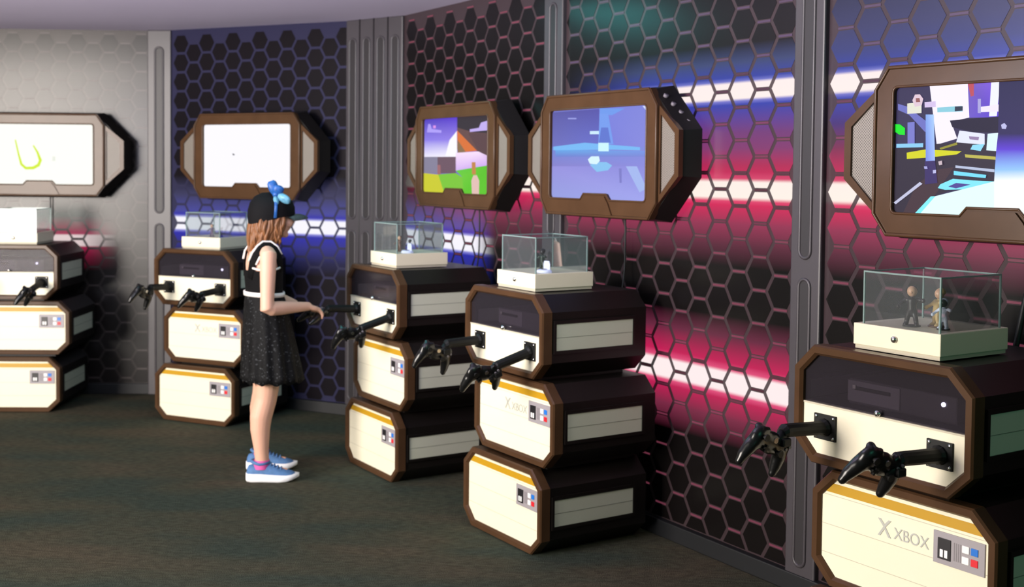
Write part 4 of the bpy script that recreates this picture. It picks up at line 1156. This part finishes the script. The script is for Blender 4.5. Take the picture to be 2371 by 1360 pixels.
bl.rings([[onbody(2 * PI * k / 48, z + 0.004 * math.cos(2 * PI * k / 48 + PI), off) for k in range(48)] for z, off in ((0.868, 0.012), (0.868, 0.019), (0.888, 0.019), (0.888, 0.012))], 0, True, False, False, True)
bl.obj('belt', M_trim, girl, label='white waistband')
# shoes and socks
def shoe(ax, ay, turn):
    M = Matrix.Translation(gp(ax, ay, 0)) @ Matrix.Rotation(turn, 4, 'Z')
    prof = [(-0.068, 0.022, 0.060), (-0.060, 0.032, 0.076), (-0.035, 0.037, 0.082), (-0.005, 0.038, 0.084), (0.025, 0.039, 0.086), (0.055, 0.041, 0.078), (0.090, 0.043, 0.064), (0.125, 0.042, 0.054), (0.150, 0.035, 0.046), (0.166, 0.020, 0.036)]
    up = MB(); secs = []
    for x, w, h in prof:
        secs.append([M @ Vector((x * 0.965, (w - 0.005) * math.cos(a), 0.029 + (h - 0.029) * max(0, math.sin(a)) ** 0.8)) for a in [PI * k / 12 for k in range(13)]])
    up.rings(secs, 0, False, smooth=True)
    for e in (0, -1): up.add(secs[e], [tuple(range(13))], 0)
    # ankle collar
    up.tube([M @ Vector((0.040 * math.cos(a) - 0.004, 0.034 * math.sin(a), 0.086 + 0.010 * abs(math.cos(a)) * (1 if math.cos(a) < 0 else 0.4))) for a in [2 * PI * k / 16 for k in range(16)]], 0.008, 8, 0, closed=True)
    so = up.obj('shoe', M_shoe, girl, label='blue knit sneaker')
    sl = MB(); out = [(-0.072, 0.0), (-0.068, 0.020), (-0.045, 0.034), (0.0, 0.034), (0.04, 0.038), (0.09, 0.044), (0.13, 0.042), (0.158, 0.030), (0.176, 0.008)]
    loop = out + [(x, -y) for x, y in reversed(out)]
    th = lambda x: 0.040 - 0.010 * max(0, x) / 0.17
    toe = lambda x: 0.012 * max(0, (x - 0.10) / 0.07) ** 2
    sl.rings([[M @ Vector((x * k, y * k, (zf + toe(x)) if zf < 0.02 else th(x) + toe(x) * .6)) for x, y in loop] for zf, k in ((0.001, 0.93), (0.008, 1.0), (0.03, 1.0), (0.031, 0.93))], 0, True, True, True, True)
    sl.obj('sole', M_sole, so, label='thick white sole')
    la = MB()
    for k in range(4):
        x = 0.045 + k * 0.016; z = 0.084 - k * 0.0065
        la.tube([M @ Vector((x, -0.022, z - 0.006)), M @ Vector((x, 0, z + 0.003)), M @ Vector((x, 0.022, z - 0.006))], 0.003, 6)
    la.obj('laces', M_shoe, so)
    sc = MB(); sc.rings([[M @ Vector((r * math.cos(a) + 0.002, r * math.sin(a), z)) for a in [2 * PI * k / 20 for k in range(20)]] for z, r in ((0.060, 0.037), (0.096, 0.0372), (0.101, 0.0365), (0.101, 0.032))], 0, True, False, False, True)
    sc.obj('sock', M_sock, girl, label='pink ankle sock')
shoe(-0.050, 0.045, 0.06)
shoe(-0.098, 0.265, 0.10)

# ------------------------------------------------------------------ light
def area(name, loc, target, sx, sy, power, col):
    l = bpy.data.lights.new(name, 'AREA'); l.shape = 'RECTANGLE'; l.size = sx; l.size_y = sy; l.energy = power; l.color = col
    o = bpy.data.objects.new(name, l); COL.objects.link(o); o.location = loc
    o.rotation_euler = (Vector(target) - Vector(loc)).to_track_quat('-Z', 'Y').to_euler()
    return o
area('window_daylight', (-5.25, 1.15, 1.55), (-1.7, 4.9, 1.35), 2.5, 2.7, 700, (1.0, 0.915, 0.83))
def spot(name, loc, target, power, col, size, blend=0.8, soft=0.15):
    l = bpy.data.lights.new(name, 'SPOT'); l.energy = power; l.color = col; l.spot_size = size; l.spot_blend = blend; l.shadow_soft_size = soft
    o = bpy.data.objects.new(name, l); COL.objects.link(o); o.location = loc
    o.rotation_euler = (Vector(target) - Vector(loc)).to_track_quat('-Z', 'Y').to_euler()
    return o
spot('kiosk_side_fill', (0.70, 2.75, 2.3), (0.05, 4.95, 0.55), 75, (0.86, 1.0, 0.80), 0.62, 1.0, 0.3)  # added spot without a real fixture, brightens the middle kiosks' sides
spot('floor_fill', (-1.0, 3.1, 2.3), (-1.3, 3.5, 0.0), 60, (1.0, 0.95, 0.80), 1.15, 1.0, 0.3)  # added spot that lifts the foreground carpet, no fixture known
area('teal_fixture', (-0.95, 5.58, 2.325), (-0.95, 5.58, 0.0), 0.95, 0.5, 9.0, (0.10, 0.80, 0.78))
area('ceiling_fill', (-1.9, 3.3, 1.75), (-1.6, 4.6, 3.2), 3.4, 0.6, 120, (0.86, 0.84, 1.0))  # unseen area light added to brighten the ceiling
area('green_fill', (3.2, -1.0, 2.2), (0.9, 3.4, 0.8), 1.6, 1.2, 12, (0.12, 1.0, 0.62))  # added green fill for the dim kiosk sides, not a known lamp
w = bpy.data.worlds.new('world'); scn.world = w; w.use_nodes = True
w.node_tree.nodes['Background'].inputs[0].default_value = (0.46, 0.74, 0.68, 1); w.node_tree.nodes['Background'].inputs[1].default_value = 0.12
cam_d.dof.use_dof = True; cam_d.dof.focus_distance = 3.3; cam_d.dof.aperture_fstop = 4.2
scn.view_settings.view_transform = 'Standard'; scn.view_settings.look = 'None'; scn.view_settings.exposure = 0.0
